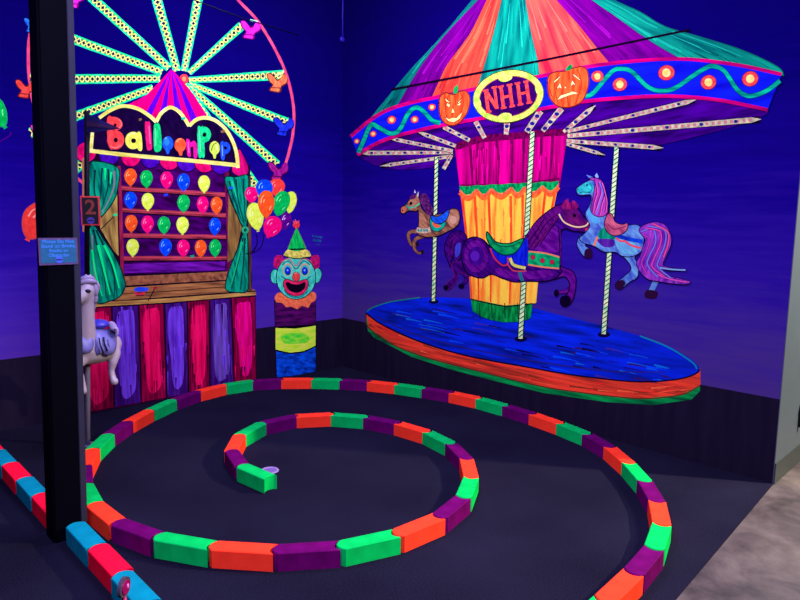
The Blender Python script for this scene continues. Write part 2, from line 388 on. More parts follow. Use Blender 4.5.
Piece('counter', LW, stall).poly([(122, 276.5), (227, 271.5), (227, 280), (123, 286)], paint((90, 45, 40), (180, 110, 75), 40, 40, 25, .35, .65), False).stroke([(123, 286.5), (228, 280.5)], 1.6, INK, False) \
    .poly([(100, 288), (124, 287.5), (228, 281), (255.5, 290), (255.5, 292), (96, 303)], WOOD, False).stroke([(122, 294), (170, 291), (240, 285.5)], .9, paint((70, 35, 30)), True).stroke([(96, 302.5), (255.5, 291)], 1.3, INK, False) \
    .poly([(84, 303), (170, 298.2), (255.5, 291.6), (256, 295), (170, 302.4), (84, 307.5)], WOODL, False).stroke([(84, 308), (170, 302.9), (256, 295.6)], 1.2, INK, False).done()
# posts and wood panels
Piece('post', LW, stall).stroke([(84, 158), (84.2, 232)], 4, paint((120, 70, 60), (205, 135, 95), 0, 60, 6), False).stroke([(86.8, 158), (87.2, 305)], 2, INK, False).done()
Piece('post', LW, stall).stroke([(249, 176), (250, 291)], 3.2, paint((50, 25, 30), (110, 70, 50), 0, 60, 6), False).done()
Piece('side_panel', LW, stall).poly([(117, 190), (118.5, 256), (113, 250), (100, 228), (100, 218)], paint((120, 85, 50), (200, 165, 85), 5, 50, 5), False).done()
Piece('side_panel', LW, stall).poly([(228, 196), (241.5, 227), (235, 258), (227.5, 262)], paint((90, 60, 40), (165, 125, 65), 5, 50, 5), False).done()
# curtains: each is one drape gathered in the middle
def curtain(polys, folds, knot=None):
    p = Piece('curtain', LW, stall)
    for q in polys: p.poly(q, STREAKG, True).outline(q, 1.1, paint((6, 30, 40)))
    for f, c, w in folds: p.stroke(f, w, paint(c), True, taper=w*.4)
    if knot: p.ell(*knot, paint((20, 120, 90), (40, 190, 130))).ell(knot[0], knot[1], knot[2]*.45, knot[3]*.45, paint((10, 60, 60)))
    return p.done()
dk, lt, gy = (5, 45, 60), (10, 255, 140), (120, 130, 140)
curtain([[(89, 166), (100, 161.5), (118, 168), (118.4, 184), (114, 200), (101, 217), (96, 214), (90, 205)], [(90, 227), (95, 226.5), (104, 240), (113, 253), (122, 272), (125, 286), (120, 296), (110, 301), (96, 302), (89, 277), (88, 242)]],
        [([(95, 170), (94, 185), (96, 203)], dk, 2), ([(102, 168), (101, 185), (99, 206)], dk, 1.7), ([(108, 169), (108, 186), (101, 210)], dk, 1.8), ([(114, 171), (113, 190), (102, 213)], gy, 2.4), ([(105, 168), (105, 180)], lt, 2.5), ([(111, 172), (110, 184)], lt, 2.2),
         ([(93, 230), (98, 250), (104, 275), (106, 298)], dk, 2.2), ([(96, 230), (106, 252), (114, 275), (114, 297)], dk, 2), ([(92, 235), (93, 260), (97, 297)], gy, 1.8), ([(98, 245), (104, 270), (110, 295)], lt, 3.2), ([(104, 245), (113, 265), (119, 288)], lt, 3), ([(92, 250), (96, 275), (102, 296)], lt, 2)])
curtain([[(224.5, 178), (236, 177), (248, 176), (247.5, 200), (246.5, 226), (243, 227), (238, 217), (230, 197)], [(243, 233), (247, 233), (248, 262), (248, 289), (238, 292.5), (225.5, 289), (229, 270), (238, 247)]],
        [([(229, 181), (233, 196), (242, 222)], dk, 1.6), ([(236, 179), (238, 200), (244, 223)], dk, 1.6), ([(243, 179), (244, 200), (245, 222)], dk, 1.6), ([(232, 181), (236, 197)], (20, 205, 130), 2.2), ([(243, 238), (238, 262), (232, 288)], dk, 1.6), ([(245, 238), (243, 265), (240, 290)], dk, 1.6), ([(242, 242), (235, 270), (230, 287)], (20, 190, 120), 1.8)],
        (245, 230, 3.6, 3.6))
# sign board with the lettering
sb = [(98, 118.5), (110, 110), (123, 105.6), (138, 108.5), (150, 116), (156, 121.5), (161, 113), (169.5, 107.2), (178, 110.5), (184.5, 118.5), (189, 125.5), (196, 119.2), (205, 117.2), (216, 120.5), (226, 129.5), (233, 142), (237, 155), (238, 166.5), (160, 159.4), (90, 151.5), (91, 133)]
BRD = paint((215, 205, 85), (255, 250, 150), 88, 40, 8)
p = Piece('sign_board', LW, stall).poly(sb, paint((14, 2, 40), (28, 6, 60), 20, 40, 12), False)
p.stroke([(99, 118), (110, 110.5), (123, 106), (138, 109), (150, 116.5), (156, 122)], 3.6, BRD).stroke([(156, 122), (161, 113.4), (169.5, 107.6), (178, 111), (184.5, 119), (189, 126)], 3.6, BRD)
p.stroke([(189, 126), (196, 119.8), (205, 117.8), (216, 121), (226, 130), (233, 142.5), (236.6, 155), (237.6, 168)], 3.6, BRD).stroke([(238.5, 165.4), (200, 161.5), (160, 158), (120, 154.3), (89, 150.6)], 4, BRD).stroke([(92.2, 132.5), (90.8, 150)], 3.6, BRD, False)
sgn = p.done()
def letter(draw, c, hi):
    m = paint(c, tuple(min(255, int(v*1.2+18)) for v in c), 15, 70, 30)
    p = Piece('letter', LW, stall); draw(p, m, paint(hi)); return under(p.done(), sgn)
letter(lambda p, m, h: p.ell(114.5, 123.6, 8, 6.6, m, 20).ell(115.5, 140, 8.6, 9.6, m).poly([(107, 119), (112, 119), (113, 148), (107.8, 144)], m).ell(115, 125, 1.6, 1.4, INK).ell(115.6, 140, 2, 2.2, INK).stroke([(119, 119.5), (121.5, 124), (119, 128)], .8, h).stroke([(110, 146), (115, 148), (121, 145)], .9, h), (225, 50, 55), (255, 140, 130))
letter(lambda p, m, h: p.ell(133, 140.5, 8, 8.8, m).poly([(137, 133), (141, 134), (142, 149.5), (137.5, 149)], m).ell(133.4, 140.8, 2.4, 2.4, INK).stroke([(128, 136), (131, 133.5), (136, 133.5)], 1, h), (205, 215, 70), (250, 255, 180))
letter(lambda p, m, h: p.poly([(144.6, 124), (147.5, 122), (150, 124), (152, 146), (149.8, 150), (146.6, 148)], m).stroke([(148.8, 126), (150, 144)], .9, h, False), (195, 15, 90), (255, 120, 180))
letter(lambda p, m, h: p.poly([(153.5, 127), (156.5, 123.5), (160, 126), (161.5, 147), (158, 152), (153.8, 149)], m).stroke([(155, 128), (155.6, 146)], .9, h, False), (10, 180, 95), (110, 255, 170))
letter(lambda p, m, h: p.ell(167.7, 143.4, 5.6, 7, m).poly([(165, 149.5), (170, 149.5), (168.4, 154), (166.6, 154)], m, False).ell(166.6, 142, 2.6, 3.6, paint((40, 130, 255))).stroke([(164.5, 139), (166.5, 137.6)], .9, h, False), (15, 70, 230), (130, 190, 255))
letter(lambda p, m, h: p.ell(180, 145, 5.8, 7, m).poly([(177.6, 151), (182.6, 151), (181.8, 155.6), (179.4, 155.6)], m, False).stroke([(176.6, 142), (178.6, 139.4), (181.6, 139)], .9, h), (240, 70, 35), (255, 170, 110))
letter(lambda p, m, h: p.poly([(186, 140), (189.5, 140), (190, 142.5), (194, 140.8), (196.6, 145), (197, 157), (193.6, 157.5), (193, 147.5), (190.4, 148), (190.6, 156), (187.4, 155.5)], m).stroke([(188, 142), (188.8, 153)], .8, h, False), (215, 10, 130), (255, 120, 200))
letter(lambda p, m, h: p.poly([(197.4, 128.5), (201, 127), (203, 128), (204.6, 155), (201.6, 157.4), (198, 155.5)], m).ell(203.8, 134.6, 7, 8, m).ell(204.2, 134.8, 2, 2.2, INK).stroke([(199, 130), (200.4, 152)], .9, h, False), (10, 185, 105), (110, 255, 170))
letter(lambda p, m, h: p.ell(214.4, 148, 5.2, 6.8, m).poly([(212.4, 154), (216.4, 154), (215.4, 158.6), (213.4, 158.6)], m, False).stroke([(211, 151), (213, 145), (217, 142.6)], .9, paint((90, 120, 30))).stroke([(216.6, 145), (217, 150)], .9, h, False), (175, 215, 70), (240, 255, 190))
letter(lambda p, m, h: p.poly([(220.4, 143), (223.6, 142.5), (224.6, 158.5), (221, 158.6)], m).ell(225.2, 148, 5, 6, m).ell(225.2, 148, 1.6, 1.8, INK).stroke([(221.8, 145), (222.4, 156)], .8, h, False), (15, 60, 215), (120, 180, 255))

# ----------------------------------------------- balloons on the stall shelf
BC = {'orange': ((240, 70, 25), (255, 100, 40), (255, 190, 130)), 'green': ((0, 165, 70), (10, 200, 90), (110, 255, 150)), 'pink': ((235, 0, 100), (255, 15, 130), (255, 150, 200)),
      'blue': ((5, 50, 225), (10, 80, 255), (120, 190, 255)), 'yellow': ((205, 235, 60), (235, 255, 100), (255, 255, 210)), 'red': ((235, 45, 50), (255, 70, 60), (255, 160, 150)), 'purple': ((70, 0, 110), (110, 10, 150), (230, 190, 255))}
def balloon(cx, cy, rx, ry, col, label, cat='balloon', group=None, rot=0, edge=None, knot=True):
    c1, c2, hi = BC[col]; m = paint(c1, c2, 12, 60, 30); h = paint(hi)
    e = edge or paint(tuple(int(v*.72+20) for v in c2))
    c, q = math.cos(math.radians(rot)), math.sin(math.radians(rot))
    T = lambda P: [(cx+rx*x*c-ry*y*q, cy+rx*x*q+ry*y*c) for x, y in P]
    shape = T([(0, -1), (.62, -.83), (.98, -.3), (.92, .2), (.6, .68), (.16, .98), (-.16, .98), (-.6, .68), (-.92, .2), (-.98, -.3), (-.62, -.83)])
    p = Piece('balloon', LW)
    if knot: p.poly(T([(-.08, .9), (.08, .9), (.19, 1.1), (-.19, 1.1)]), m, False)
    p.poly(shape, e).poly(T([(x*.93, y*.95-.01) for x, y in [(0, -1), (.62, -.83), (.98, -.3), (.92, .2), (.6, .68), (.1, 1), (-.1, 1), (-.6, .68), (-.92, .2), (-.98, -.3), (-.62, -.83)]]), m)
    p.stroke(T([(-.62, -.05), (-.55, -.42), (-.25, -.68)]), max(.9, rx*.13), h, taper=.5).stroke(T([(-.3, -.1), (-.22, -.35)]), max(.8, rx*.1), h, False).stroke(T([(.35, .45), (.6, .15)]), max(.7, rx*.09), h, False)
    o = p.done(); return tag(o, label, cat, group)
ords = ['first', 'second', 'third', 'fourth', 'fifth', 'sixth', 'seventh', 'eighth', 'ninth', 'tenth', 'eleventh', 'twelfth', 'thirteenth', 'fourteenth', 'fifteenth', 'sixteenth', 'seventeenth', 'eighteenth', 'nineteenth', 'twentieth']
for t in (20, 30, 40, 50):
    nm = {20: 'twenty', 30: 'thirty', 40: 'forty', 50: 'fifty'}[t]
    if t > 20: ords.append({30: 'thirtieth', 40: 'fortieth', 50: 'fiftieth'}[t])
    for k in range(9): ords.append(nm+'-'+ords[k])
rows = [('top shelf', [(130.4, 177, 'orange'), (146.3, 178.8, 'green'), (166.6, 180, 'pink'), (183.4, 182, 'blue'), (204, 183.8, 'yellow')]),
        ('second shelf down', [(130.4, 200.3, 'blue'), (147.7, 201.5, 'yellow'), (183.4, 203.3, 'green'), (202.6, 204.8, 'pink'), (216.4, 205.3, 'orange')]),
        ('third shelf down', [(131, 223.4, 'orange'), (147.4, 224.2, 'pink'), (163.9, 225, 'green'), (182.4, 225.4, 'yellow'), (214.8, 226.3, 'blue')]),
        ('bottom shelf', [(132.6, 247.5, 'yellow'), (165.4, 247.2, 'blue'), (183.2, 248, 'pink'), (200.6, 248.4, 'orange'), (215, 248, 'green')])]
for nm, L in rows:
    for x, y, c in L:
        balloon(x, y, 6.4 if x < 190 else 6, 8.6, c, '%s painted balloon on the %s of the balloon stall' % (c, nm), 'balloon', 'balloons on the stall shelves')
# darts
def dart(pts, c, label, fl=None):
    p = Piece('dart', LW); p.stroke(pts, 1, INK, False)
    x, y = pts[-1]; d = paint(c)
    p.poly(fl or [(x-2.2, y-1), (x+2, y-1.6), (x+2.4, y+.6), (x-1.6, y+1.4)], d, False)
    return tag(p.done(), label, 'dart', 'painted darts')
p = Piece('dart', LW).poly([(134, 289), (139, 287), (148, 288), (146, 291), (136, 291.4)], paint((20, 50, 220), (60, 90, 255))).stroke([(137, 292.5), (147, 292)], .8, INK, False)
tag(p.done(), 'blue painted dart lying on the stall counter', 'dart', 'painted darts')
p = Piece('dart', LW).poly([(133, 292), (138, 293), (145, 292), (143, 295), (136, 295)], paint((190, 20, 60), (230, 60, 90))).stroke([(136, 295.6), (144, 295.4)], .8, INK, False)
tag(p.done(), 'red painted dart lying below the blue dart on the counter', 'dart', 'painted darts')
dart([(148, 301), (155, 288)], (170, 20, 40), 'dark red painted dart stuck upright in the counter plank')
dart([(101, 229), (115, 215)], (30, 220, 130), 'green painted dart in the wood panel beside the left curtain')
dart([(226, 193), (231, 188)], (30, 80, 240), 'blue painted dart in the top of the right curtain')
dart([(165, 196), (165.6, 195)], (30, 60, 230), 'small blue painted dart head in the gap on the second shelf')
dart([(189, 256), (192, 256.5)], (20, 150, 120), 'small green painted dart head on the lowest shelf edge')
dart([(139, 119), (138, 126)], (120, 90, 60), 'small brown painted dart above the letter l on the stall sign', [(138.4, 118.5), (141.4, 118), (141.8, 120), (139, 121.4)])
dart([(181, 121), (183, 118.6)], (20, 190, 150), 'small teal painted dart in the middle hump of the stall sign')
dart([(220.5, 135), (222.5, 131.6)], (120, 90, 70), 'small brown painted dart in the right hump of the stall sign')

# ----------------------------------------------------- bunch beside the stall
G2 = 'balloon bunch at the stall corner'
p = Piece('balloon_string', LW).stroke([(256, 234), (257, 243), (252, 252), (245, 254)], .9, INK).stroke([(264, 233), (262, 245), (256, 251), (248, 254)], .8, INKP)
tag(p.done(), 'dark painted strings of the balloon bunch curling to the stall post', 'string')
balloon(251.2, 194.8, 6.6, 8, 'pink', 'pink painted balloon at the left edge of the bunch beside the stall', group=G2, knot=False)
balloon(276.8, 187.5, 8.2, 9, 'red', 'red painted balloon at the top right of the bunch', group=G2, knot=False)
balloon(264.2, 189, 8.6, 9.4, 'blue', 'blue painted balloon at the top of the bunch', group=G2, knot=False)
balloon(290.5, 202.3, 6, 11, 'yellow', 'pale yellow painted balloon at the right edge of the bunch', group=G2, rot=8, knot=False)
balloon(285.6, 221, 5.4, 8.6, 'purple', 'dark purple painted balloon low at the right of the bunch', group=G2, rot=10, knot=False)
balloon(281, 203.5, 8.3, 12.8, 'green', 'green painted balloon right of the orange one in the bunch', group=G2, rot=18, knot=False)
balloon(255.4, 216.5, 8.6, 14, 'yellow', 'bright yellow painted balloon at the lower left of the bunch', group=G2, rot=-10)
balloon(266, 204, 8.4, 13.6, 'orange', 'orange painted balloon in the middle of the bunch', group=G2)
balloon(272, 226.8, 9.2, 11, 'pink', 'pink painted balloon at the bottom of the bunch', group=G2, rot=22)
# far left balloons
balloon(-5, 111, 11.5, 18.5, 'green', 'green painted balloon at the far left of the wall', rot=-32)
balloon(36.5, 221.5, 15.5, 19.5, 'red', 'large orange red painted balloon behind the black column', rot=26)
p = Piece('balloon_string', LW).stroke([(11, 132), (9, 136), (-4, 144)], 1, paint((80, 0, 130)))
tag(p.done(), 'purple painted string under the far left green balloon', 'string')
p = Piece('paint_mark', LW).stroke([(312, 236), (322, 237.4)], 1.6, paint((20, 50, 130), (30, 110, 150)), False).stroke([(313, 240), (321, 241)], 2.2, paint((20, 50, 130), (30, 110, 150)), False).stroke([(316, 244), (320, 244.6)], 1, paint((30, 60, 140)), False)
tag(p.done(), 'small teal brush mark on the wall right of the clown hat', 'paint mark')

# =================================================================== clown
cl = mural('clown', LW, 296, 377, 'painted toy clown with green pointed hat and striped barrel body', 'clown')
TEAL = paint((52, 186, 172), (92, 242, 206), 15, 50, 16); CD = paint((10, 40, 60))
Piece('body', LW, cl).poly([(274, 300), (316, 298), (316, 374), (276.5, 378)], INK, False).poly([(275, 302), (315.5, 300), (315.5, 324), (275.5, 326.5)], paint((40, 5, 60), (100, 15, 110), 85, 50, 8), False) \
    .poly([(275.5, 328), (295, 328.6), (315.6, 325.6), (315.6, 345.5), (304, 351), (290, 352.6), (275.5, 349.5)], paint((190, 250, 45), (245, 255, 95), 85, 60, 10), False).poly([(281, 335), (292, 333), (306, 334), (309, 341), (297, 344), (284, 343)], paint((20, 235, 60), (170, 250, 60), 80, 60, 12)) \
    .poly([(276, 351), (290, 354), (304, 352.6), (315.5, 347), (315.5, 373.5), (276.8, 377.3)], paint((5, 30, 120), (10, 90, 255), 80, 50, 14, .36, .6), False).done()
Piece('collar', LW, cl).poly([(275, 296), (281, 292.5), (296, 299), (311, 292), (316, 294), (315.5, 300), (311, 303), (308, 307.5), (302, 306), (297, 309), (291, 306.6), (286, 307), (282, 303), (276, 302)], paint((240, 84, 52), (255, 140, 96), 30, 60, 40)).done()
Piece('ear', LW, cl).ell(274.6, 276.5, 4.6, 7.6, CD).ell(274.8, 276.5, 3.9, 6.8, TEAL).done()
Piece('ear', LW, cl).ell(317.2, 275.5, 4.9, 8, CD, 8).ell(317, 275.5, 4.2, 7.2, TEAL, 8).done()
for x in (278.6, 315):
    Piece('hair', LW, cl).poly([(x-5, 266), (x-4.6, 259), (x-2, 255.6), (x+3, 255.2), (x+4.6, 259), (x+4, 267), (x, 269)], paint((150, 10, 80), (225, 30, 120), 20, 60, 40)).done()
face = Piece('face', LW, cl).ell(296, 277.5, 20.2, 22.2, CD).ell(296, 277.5, 19.4, 21.4, TEAL).stroke([(281, 262), (289, 258.6), (296, 266), (303, 258.6), (312, 262)], 1.1, paint((200, 90, 110))).stroke([(282, 265), (289, 261), (296, 269), (303, 261), (310, 265)], .8, paint((30, 70, 100))) \
    .stroke([(281, 276), (286, 280), (283, 287)], .8, CD).stroke([(311, 276), (307, 280), (310, 287)], .8, CD).stroke([(284, 290), (290, 296), (300, 297), (308, 291)], 1, paint((20, 110, 130))).done()
for x in (287.7, 304.8):
    under(Piece('eye', LW, cl).ell(x, 270, 4.8, 6.6, paint((225, 150, 120))).ell(x, 270.4, 3.9, 5.7, paint((60, 190, 190))).ell(x, 271, 2.9, 4, INK).ell(x, 270.6, 2.3, 3.3, paint((10, 40, 235))).ell(x-.2, 270.2, .8, 1, paint((140, 190, 255))).done(), face)
under(Piece('mouth', LW, cl).poly(scaled([(128, 475), (150, 452), (185, 462), (220, 470), (260, 462), (290, 453), (305, 475), (296, 525), (255, 565), (210, 572), (165, 556), (135, 515)], 7.06, 265, 215), paint((200, 20, 80), (255, 50, 110), 0, 40, 40))
      .outline(scaled([(128, 475), (150, 452), (185, 462), (220, 470), (260, 462), (290, 453), (305, 475), (296, 525), (255, 565), (210, 572), (165, 556), (135, 515)], 7.06, 265, 215), .7, CD)
      .poly(scaled([(148, 478), (165, 474), (190, 486), (220, 492), (250, 486), (275, 475), (286, 480), (280, 515), (250, 542), (215, 548), (180, 538), (155, 512)], 7.06, 265, 215), INK).done(), face)
under(Piece('nose', LW, cl).ell(296.2, 276.8, 4, 5, CD).ell(296.2, 276.6, 3.5, 4.4, paint((225, 40, 50), (255, 80, 80))).stroke([(294.4, 273.6), (297, 272.8)], .8, paint((255, 160, 150)), False).done(), face)
hat = Piece('hat', LW, cl).poly([(296.4, 228.5), (299, 233), (305.6, 248), (303, 251), (289, 251), (288, 248), (293.6, 234)], paint((0, 120, 60), (15, 215, 95), 0, 60, 10, .34, .56)).outline([(296.4, 228.5), (299, 233), (305.6, 248), (303, 251), (289, 251), (288, 248), (293.6, 234)], .8, paint((90, 130, 60))).stroke([(289, 249.4), (305, 249)], 1.5, INK, False).done()
under(Piece('brim', LW, cl).poly([(283.6, 255.4), (287.5, 249.6), (296, 251.4), (306.8, 249.6), (311, 256.4), (304, 257), (297, 258.2), (289, 256.8)], paint((190, 175, 60), (250, 240, 120), 60, 60, 30)).stroke([(284, 256), (297, 258.6), (311, 256.8)], .9, INK).done(), hat)
under(Piece('pompom', LW, cl).ell(296.2, 224.6, 3.6, 3.9, paint((190, 20, 45), (255, 70, 80), 0, 90, 90)).stroke([(293, 221), (296, 224), (299, 220.6)], .8, paint((255, 90, 110)), False).stroke([(295, 219.5), (296.5, 223)], .8, paint((255, 90, 110)), False).done(), hat)

# ================================================================ carousel
ca = mural('carousel', RW, 535, 404, 'painted carousel with striped canopy, round blue platform and pumpkin medallions', 'carousel')
def cm(a, b, ang): return paint(a, b, ang, 26, 2.2, .38, .62)
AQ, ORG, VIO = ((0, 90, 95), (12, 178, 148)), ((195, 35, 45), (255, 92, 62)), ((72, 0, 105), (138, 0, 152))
bl = [[(470, 130), (370, 118.5), (410, 70), (440, 38), (472, 0), (492, -24)], [(396, 108), (420, 68), (446, 34), (478, 0), (496, -24)], [(430, 102), (440, 80), (448, 64), (470, 34), (487, 0), (499, -24)], [(474, 100), (482, 74), (492, 40), (502, 0), (508, -24)],
      [(541, 85), (538, 60), (532, 34), (526, 0), (522, -24)], [(616, 70), (609, 62), (596, 46), (580, 26), (557, 0), (538, -24)], [(690, 64), (676, 56), (660, 47), (640, 34), (618, 18), (592, 0), (562, -24)], [(784, 76), (778, 67), (744, 51), (700, 37), (666, 27), (640, 12), (614, 0), (575, -24)]]
bl[0] = bl[0][1:]
for i, ((a, b), ang) in enumerate([(((0, 66, 80), (10, 136, 122)), -38), (VIO, -33), (ORG, -24), (AQ, -4), (((205, 28, 62), (255, 98, 80)), 24), (VIO, 45), (((0, 82, 90), (14, 164, 136)), 60)]):  # both end teal panels darker: light falloff put into their paint
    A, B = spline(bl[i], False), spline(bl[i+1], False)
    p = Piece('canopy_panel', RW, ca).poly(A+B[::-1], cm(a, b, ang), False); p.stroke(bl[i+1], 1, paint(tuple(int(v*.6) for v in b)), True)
    rr = random.Random(20+i); NA = 30
    def res(P):
        P = spline(P, False, 10); d_ = [0]
        for q, w in zip(P, P[1:]): d_.append(d_[-1]+math.dist(q, w))
        out = []
        for k in range(NA+1):
            t = d_[-1]*k/NA; j = max(z for z in range(len(P)) if d_[z] <= t+1e-9); j = min(j, len(P)-2); f = (t-d_[j])/((d_[j+1]-d_[j]) or 1)
            out.append((P[j][0]+(P[j+1][0]-P[j][0])*f, P[j][1]+(P[j+1][1]-P[j][1])*f))
        return out
    RA, RB = res(bl[i]), res(bl[i+1])
    if i == 0: RB = RB
    if math.dist(RA[0], RB[0]) > math.dist(RA[0], RB[-1]): RB = RB[::-1]
    lite = tuple(min(255, int(v*1.03+12)) for v in b); mid = tuple(int(p_*.45+q_*.55) for p_, q_ in zip(a, b)); dark = tuple(int(p_*.72+q_*.12) for p_, q_ in zip(a, b))
    for k in range(34):
        t = rr.uniform(.06, .94); lowdab = k >= 14
        s0 = rr.uniform(.05, .16) if lowdab else rr.uniform(.15, .55); s1 = s0+(rr.uniform(.03, .10) if lowdab else rr.uniform(.2, .45))
        if i == 0: t = .35+.3*rr.random()
        q = [(RA[z][0]*(1-t)+RB[z][0]*t, RA[z][1]*(1-t)+RB[z][1]*t) for z in range(max(1, int(s0*NA)), min(NA, int(s1*NA)+2))]
        if len(q) > 1: p.stroke(q, rr.uniform(.4, 1.1 if lowdab else 2.4), paint((dark if rr.random() < .5 else mid) if lowdab else (mid if rr.random() < .5 else lite)), False, taper=.3)
    p.done()
# narrow gap where the wall boards meet, showing dark through the canopy paint
tag(Piece('trim_3', RW).stroke([(392, 89.5), (480, 72.8), (560, 57), (640, 40.4), (690, 30)], 1.9, paint((16, 3, 30)), False, taper=2.2).done(), kind='structure')
top = [(351.4, 136.5), (372.5, 119), (391, 109), (414.7, 102), (438.6, 97), (480, 88), (540, 76.5), (590, 66.5), (645, 60.5), (690, 59.5), (740, 65.5), (782, 74.5)]
bot = [(358, 155), (372.5, 146), (391, 138), (418.4, 130.6), (442, 125.5), (490, 117), (536, 110), (590, 101), (652, 96.5), (690, 97.3), (727, 101.5), (768, 110)]
# platform
pt = [(366, 313), (372, 308.5), (390, 302.5), (420, 298), (450, 297.6), (490, 301), (535, 308.5), (565, 316.5), (610, 327.5), (660, 342.5), (690, 358.5), (700, 369.5), (693, 375), (672, 380), (634, 381.5), (577, 375.5), (530, 367.5), (468, 356), (421, 342), (383, 325)]
gb = [(366.5, 322), (368, 331), (374, 337.5), (411, 356.5), (449, 369), (497, 381.5), (544, 393), (606, 402), (653.5, 405), (691.5, 399.5), (700, 391), (700, 372)]
Piece('platform_skirt', RW, ca).poly([(366.5, 314)]+gb+[(600, 378), (500, 362), (420, 342)], paint((0, 60, 45), (10, 165, 80), 90, 45, 3, .36, .62), False).done('green lower edge')
ob = [(366, 313), (369, 328), (397, 346.5), (435, 360), (482.5, 372), (539.5, 386), (596.5, 394.5), (644, 398.5), (682, 394.5), (700.5, 385), (700.5, 368), (640, 380), (560, 372), (470, 355)]
pside = Piece('platform_side', RW, ca).poly(ob, paint((130, 36, 34), (255, 66, 48), 90, 55, 1.6, .34, .54), False).stroke(ob[:10], 1.1, paint((90, 40, 30)))
rr = random.Random(5)
for k in range(60):
    t = rr.random(); i = min(8, int(1+t*8)); a, b = ob[i], ob[i+1] if i < 8 else ob[9]; f = rr.random(); h = rr.uniform(3, 12)
    x, y = a[0]+(b[0]-a[0])*f, a[1]+(b[1]-a[1])*f-h; sl = (b[1]-a[1])/(b[0]-a[0]); l = rr.uniform(8, 24)
    if x+l > 692 or x < 372: continue
    pside.stroke([(x, y), (x+l, y+l*sl)], rr.uniform(.7, 2), paint(rr.choice([(255, 40, 40), (255, 95, 60), (190, 45, 35), (130, 50, 30), (245, 60, 45)])), False, taper=.3)
pside.done('orange red side band')
p = Piece('platform_top', RW, ca).poly(pt, paint((8, 20, 110), (10, 40, 235), 90, 34, 2.6, .34, .58))
rr = random.Random(3)
dabs = [(12, 8, 60), (45, 22, 110), (70, 40, 140), (0, 45, 230), (5, 70, 255), (10, 100, 220), (20, 20, 150), (0, 30, 200)]
for k in range(90):
    t = rr.uniform(.05, .93); x = 374+t*312; yt = 303+max(0, x-450)*.245-max(0, 420-x)*-.04; yb = 312+(x-368)*.235+22*math.sin(math.pi*min(1, max(0, (x-366)/330)))
    y = yt+6+(yb-yt-11)*rr.random(); l = rr.uniform(7, 26)
    if x+l > 684 or yb-yt < 14: continue
    p.stroke([(x, y), (x+l/2, y+l*.085), (x+l, y+l*.21)], rr.uniform(.8, 2.6), paint(rr.choice(dabs)), True, taper=.4)
p.stroke(pt[11:]+[pt[0]], 1.4, INK).stroke([(377, 317), (415, 334), (470, 349), (540, 362), (610, 371), (665, 372)], 1, paint((40, 30, 110))).stroke([(367, 312), (372, 308), (390, 302), (420, 297.6)], 1, paint((20, 130, 120))).stroke([(640, 336), (668, 347), (692, 362), (697, 369)], 1.6, paint((10, 120, 170))).done()
und = Piece('canopy_underside', RW, ca).poly([(358, 154)]+bot[1:]+[(748, 122), (690, 138), (640, 148), (600, 147), (568, 142), (540, 150), (480, 152), (452, 158), (430, 168), (385, 168)], paint((30, 0, 80), (75, 0, 150), 95, 40, 4), True).done()
# column curtains
COLT = paint((98, 0, 64), (228, 0, 142), 0, 26, 1.2, .36, .55)
ct = Piece('column_curtain', RW, ca).poly([(455, 146), (480, 138.5), (510, 135), (545, 132), (568, 130.5), (566, 146), (560, 186), (510, 192), (461, 194)], COLT, False).stroke([(456, 147), (480, 139.6), (510, 136.4), (545, 133.2), (568, 132)], 7, paint((64, 0, 48), (130, 0, 82), 0, 60, 30))
for a, b in [((470, 143), (473, 189)), ((483, 139), (485, 189)), ((497, 138), (498, 188)), ((512, 137), (512, 188)), ((524, 136), (523, 187)), ((542, 134), (539, 186)), ((553, 133), (549, 186))]:
    ct.stroke([a, ((a[0]+b[0])/2+.6, (a[1]+b[1])/2), b], 3.2, paint((80, 0, 60), (140, 0, 90), 0, 60, 10), True, taper=2)
rr = random.Random(8)
for k in range(46):
    x = rr.uniform(462, 560); y = rr.uniform(142, 165); l = rr.uniform(8, 24)
    ct.stroke([(x, y), (x+rr.uniform(-1, 1), y+l)], rr.uniform(.5, 1.4), paint(rr.choice([(110, 0, 70), (255, 10, 170), (240, 0, 140), (160, 0, 100), (190, 0, 115)])), False, taper=.3)
ct.stroke([(460.6, 187), (485, 186.6), (511, 186), (540, 183), (560, 180)], 5, paint((80, 0, 55), (140, 0, 85), 0, 60, 30)).done()
YO = paint((255, 95, 35), (255, 200, 70), 0, 30, 2.2, .34, .5)
p = Piece('column_curtain', RW, ca).poly([(461, 191), (510, 193), (558.5, 186), (553, 214), (541, 255), (536.5, 303), (505, 306), (471, 299), (469, 270), (465, 225)], YO, False)
for a, b in [((462, 193), (472, 299)), ((475, 195), (479, 300)), ((489, 196), (491, 302)), ((511, 196), (510, 304)), ((523, 194), (521, 304)), ((546, 190), (533, 280)), ((556, 189), (540, 262))]:
    p.stroke([a, ((a[0]+b[0])/2+1, (a[1]+b[1])/2), b], 2.8, paint((235, 55, 30), (255, 100, 40), 0, 50, 6), True, taper=1.6)
rr = random.Random(9)
for k in range(60):
    x = rr.uniform(474, 534); y = rr.uniform(200, 280); l = rr.uniform(8, 20)
    p.stroke([(x, y), (x+rr.uniform(-1, .6), y+l)], rr.uniform(.5, 1.5), paint(rr.choice([(255, 120, 50), (255, 215, 90), (255, 90, 40), (255, 180, 60), (240, 200, 80)])), False, taper=.3)
for x0, x1 in zip((460, 477, 491.5, 511.5, 525, 543), (477, 491.5, 511.5, 525, 543, 559)):
    yy = 190.5-(x0-460)*.052
    p.stroke([(x0, yy+2), ((x0+x1)/2, yy+9), (x1, yy+1)], 4, paint((240, 70, 35), (255, 120, 50), 0, 60, 20))
p.done('yellow and orange lower curtain')
p = Piece('column_valance', RW, ca)
xs = [460, 477, 491.5, 511.5, 525, 543, 559]
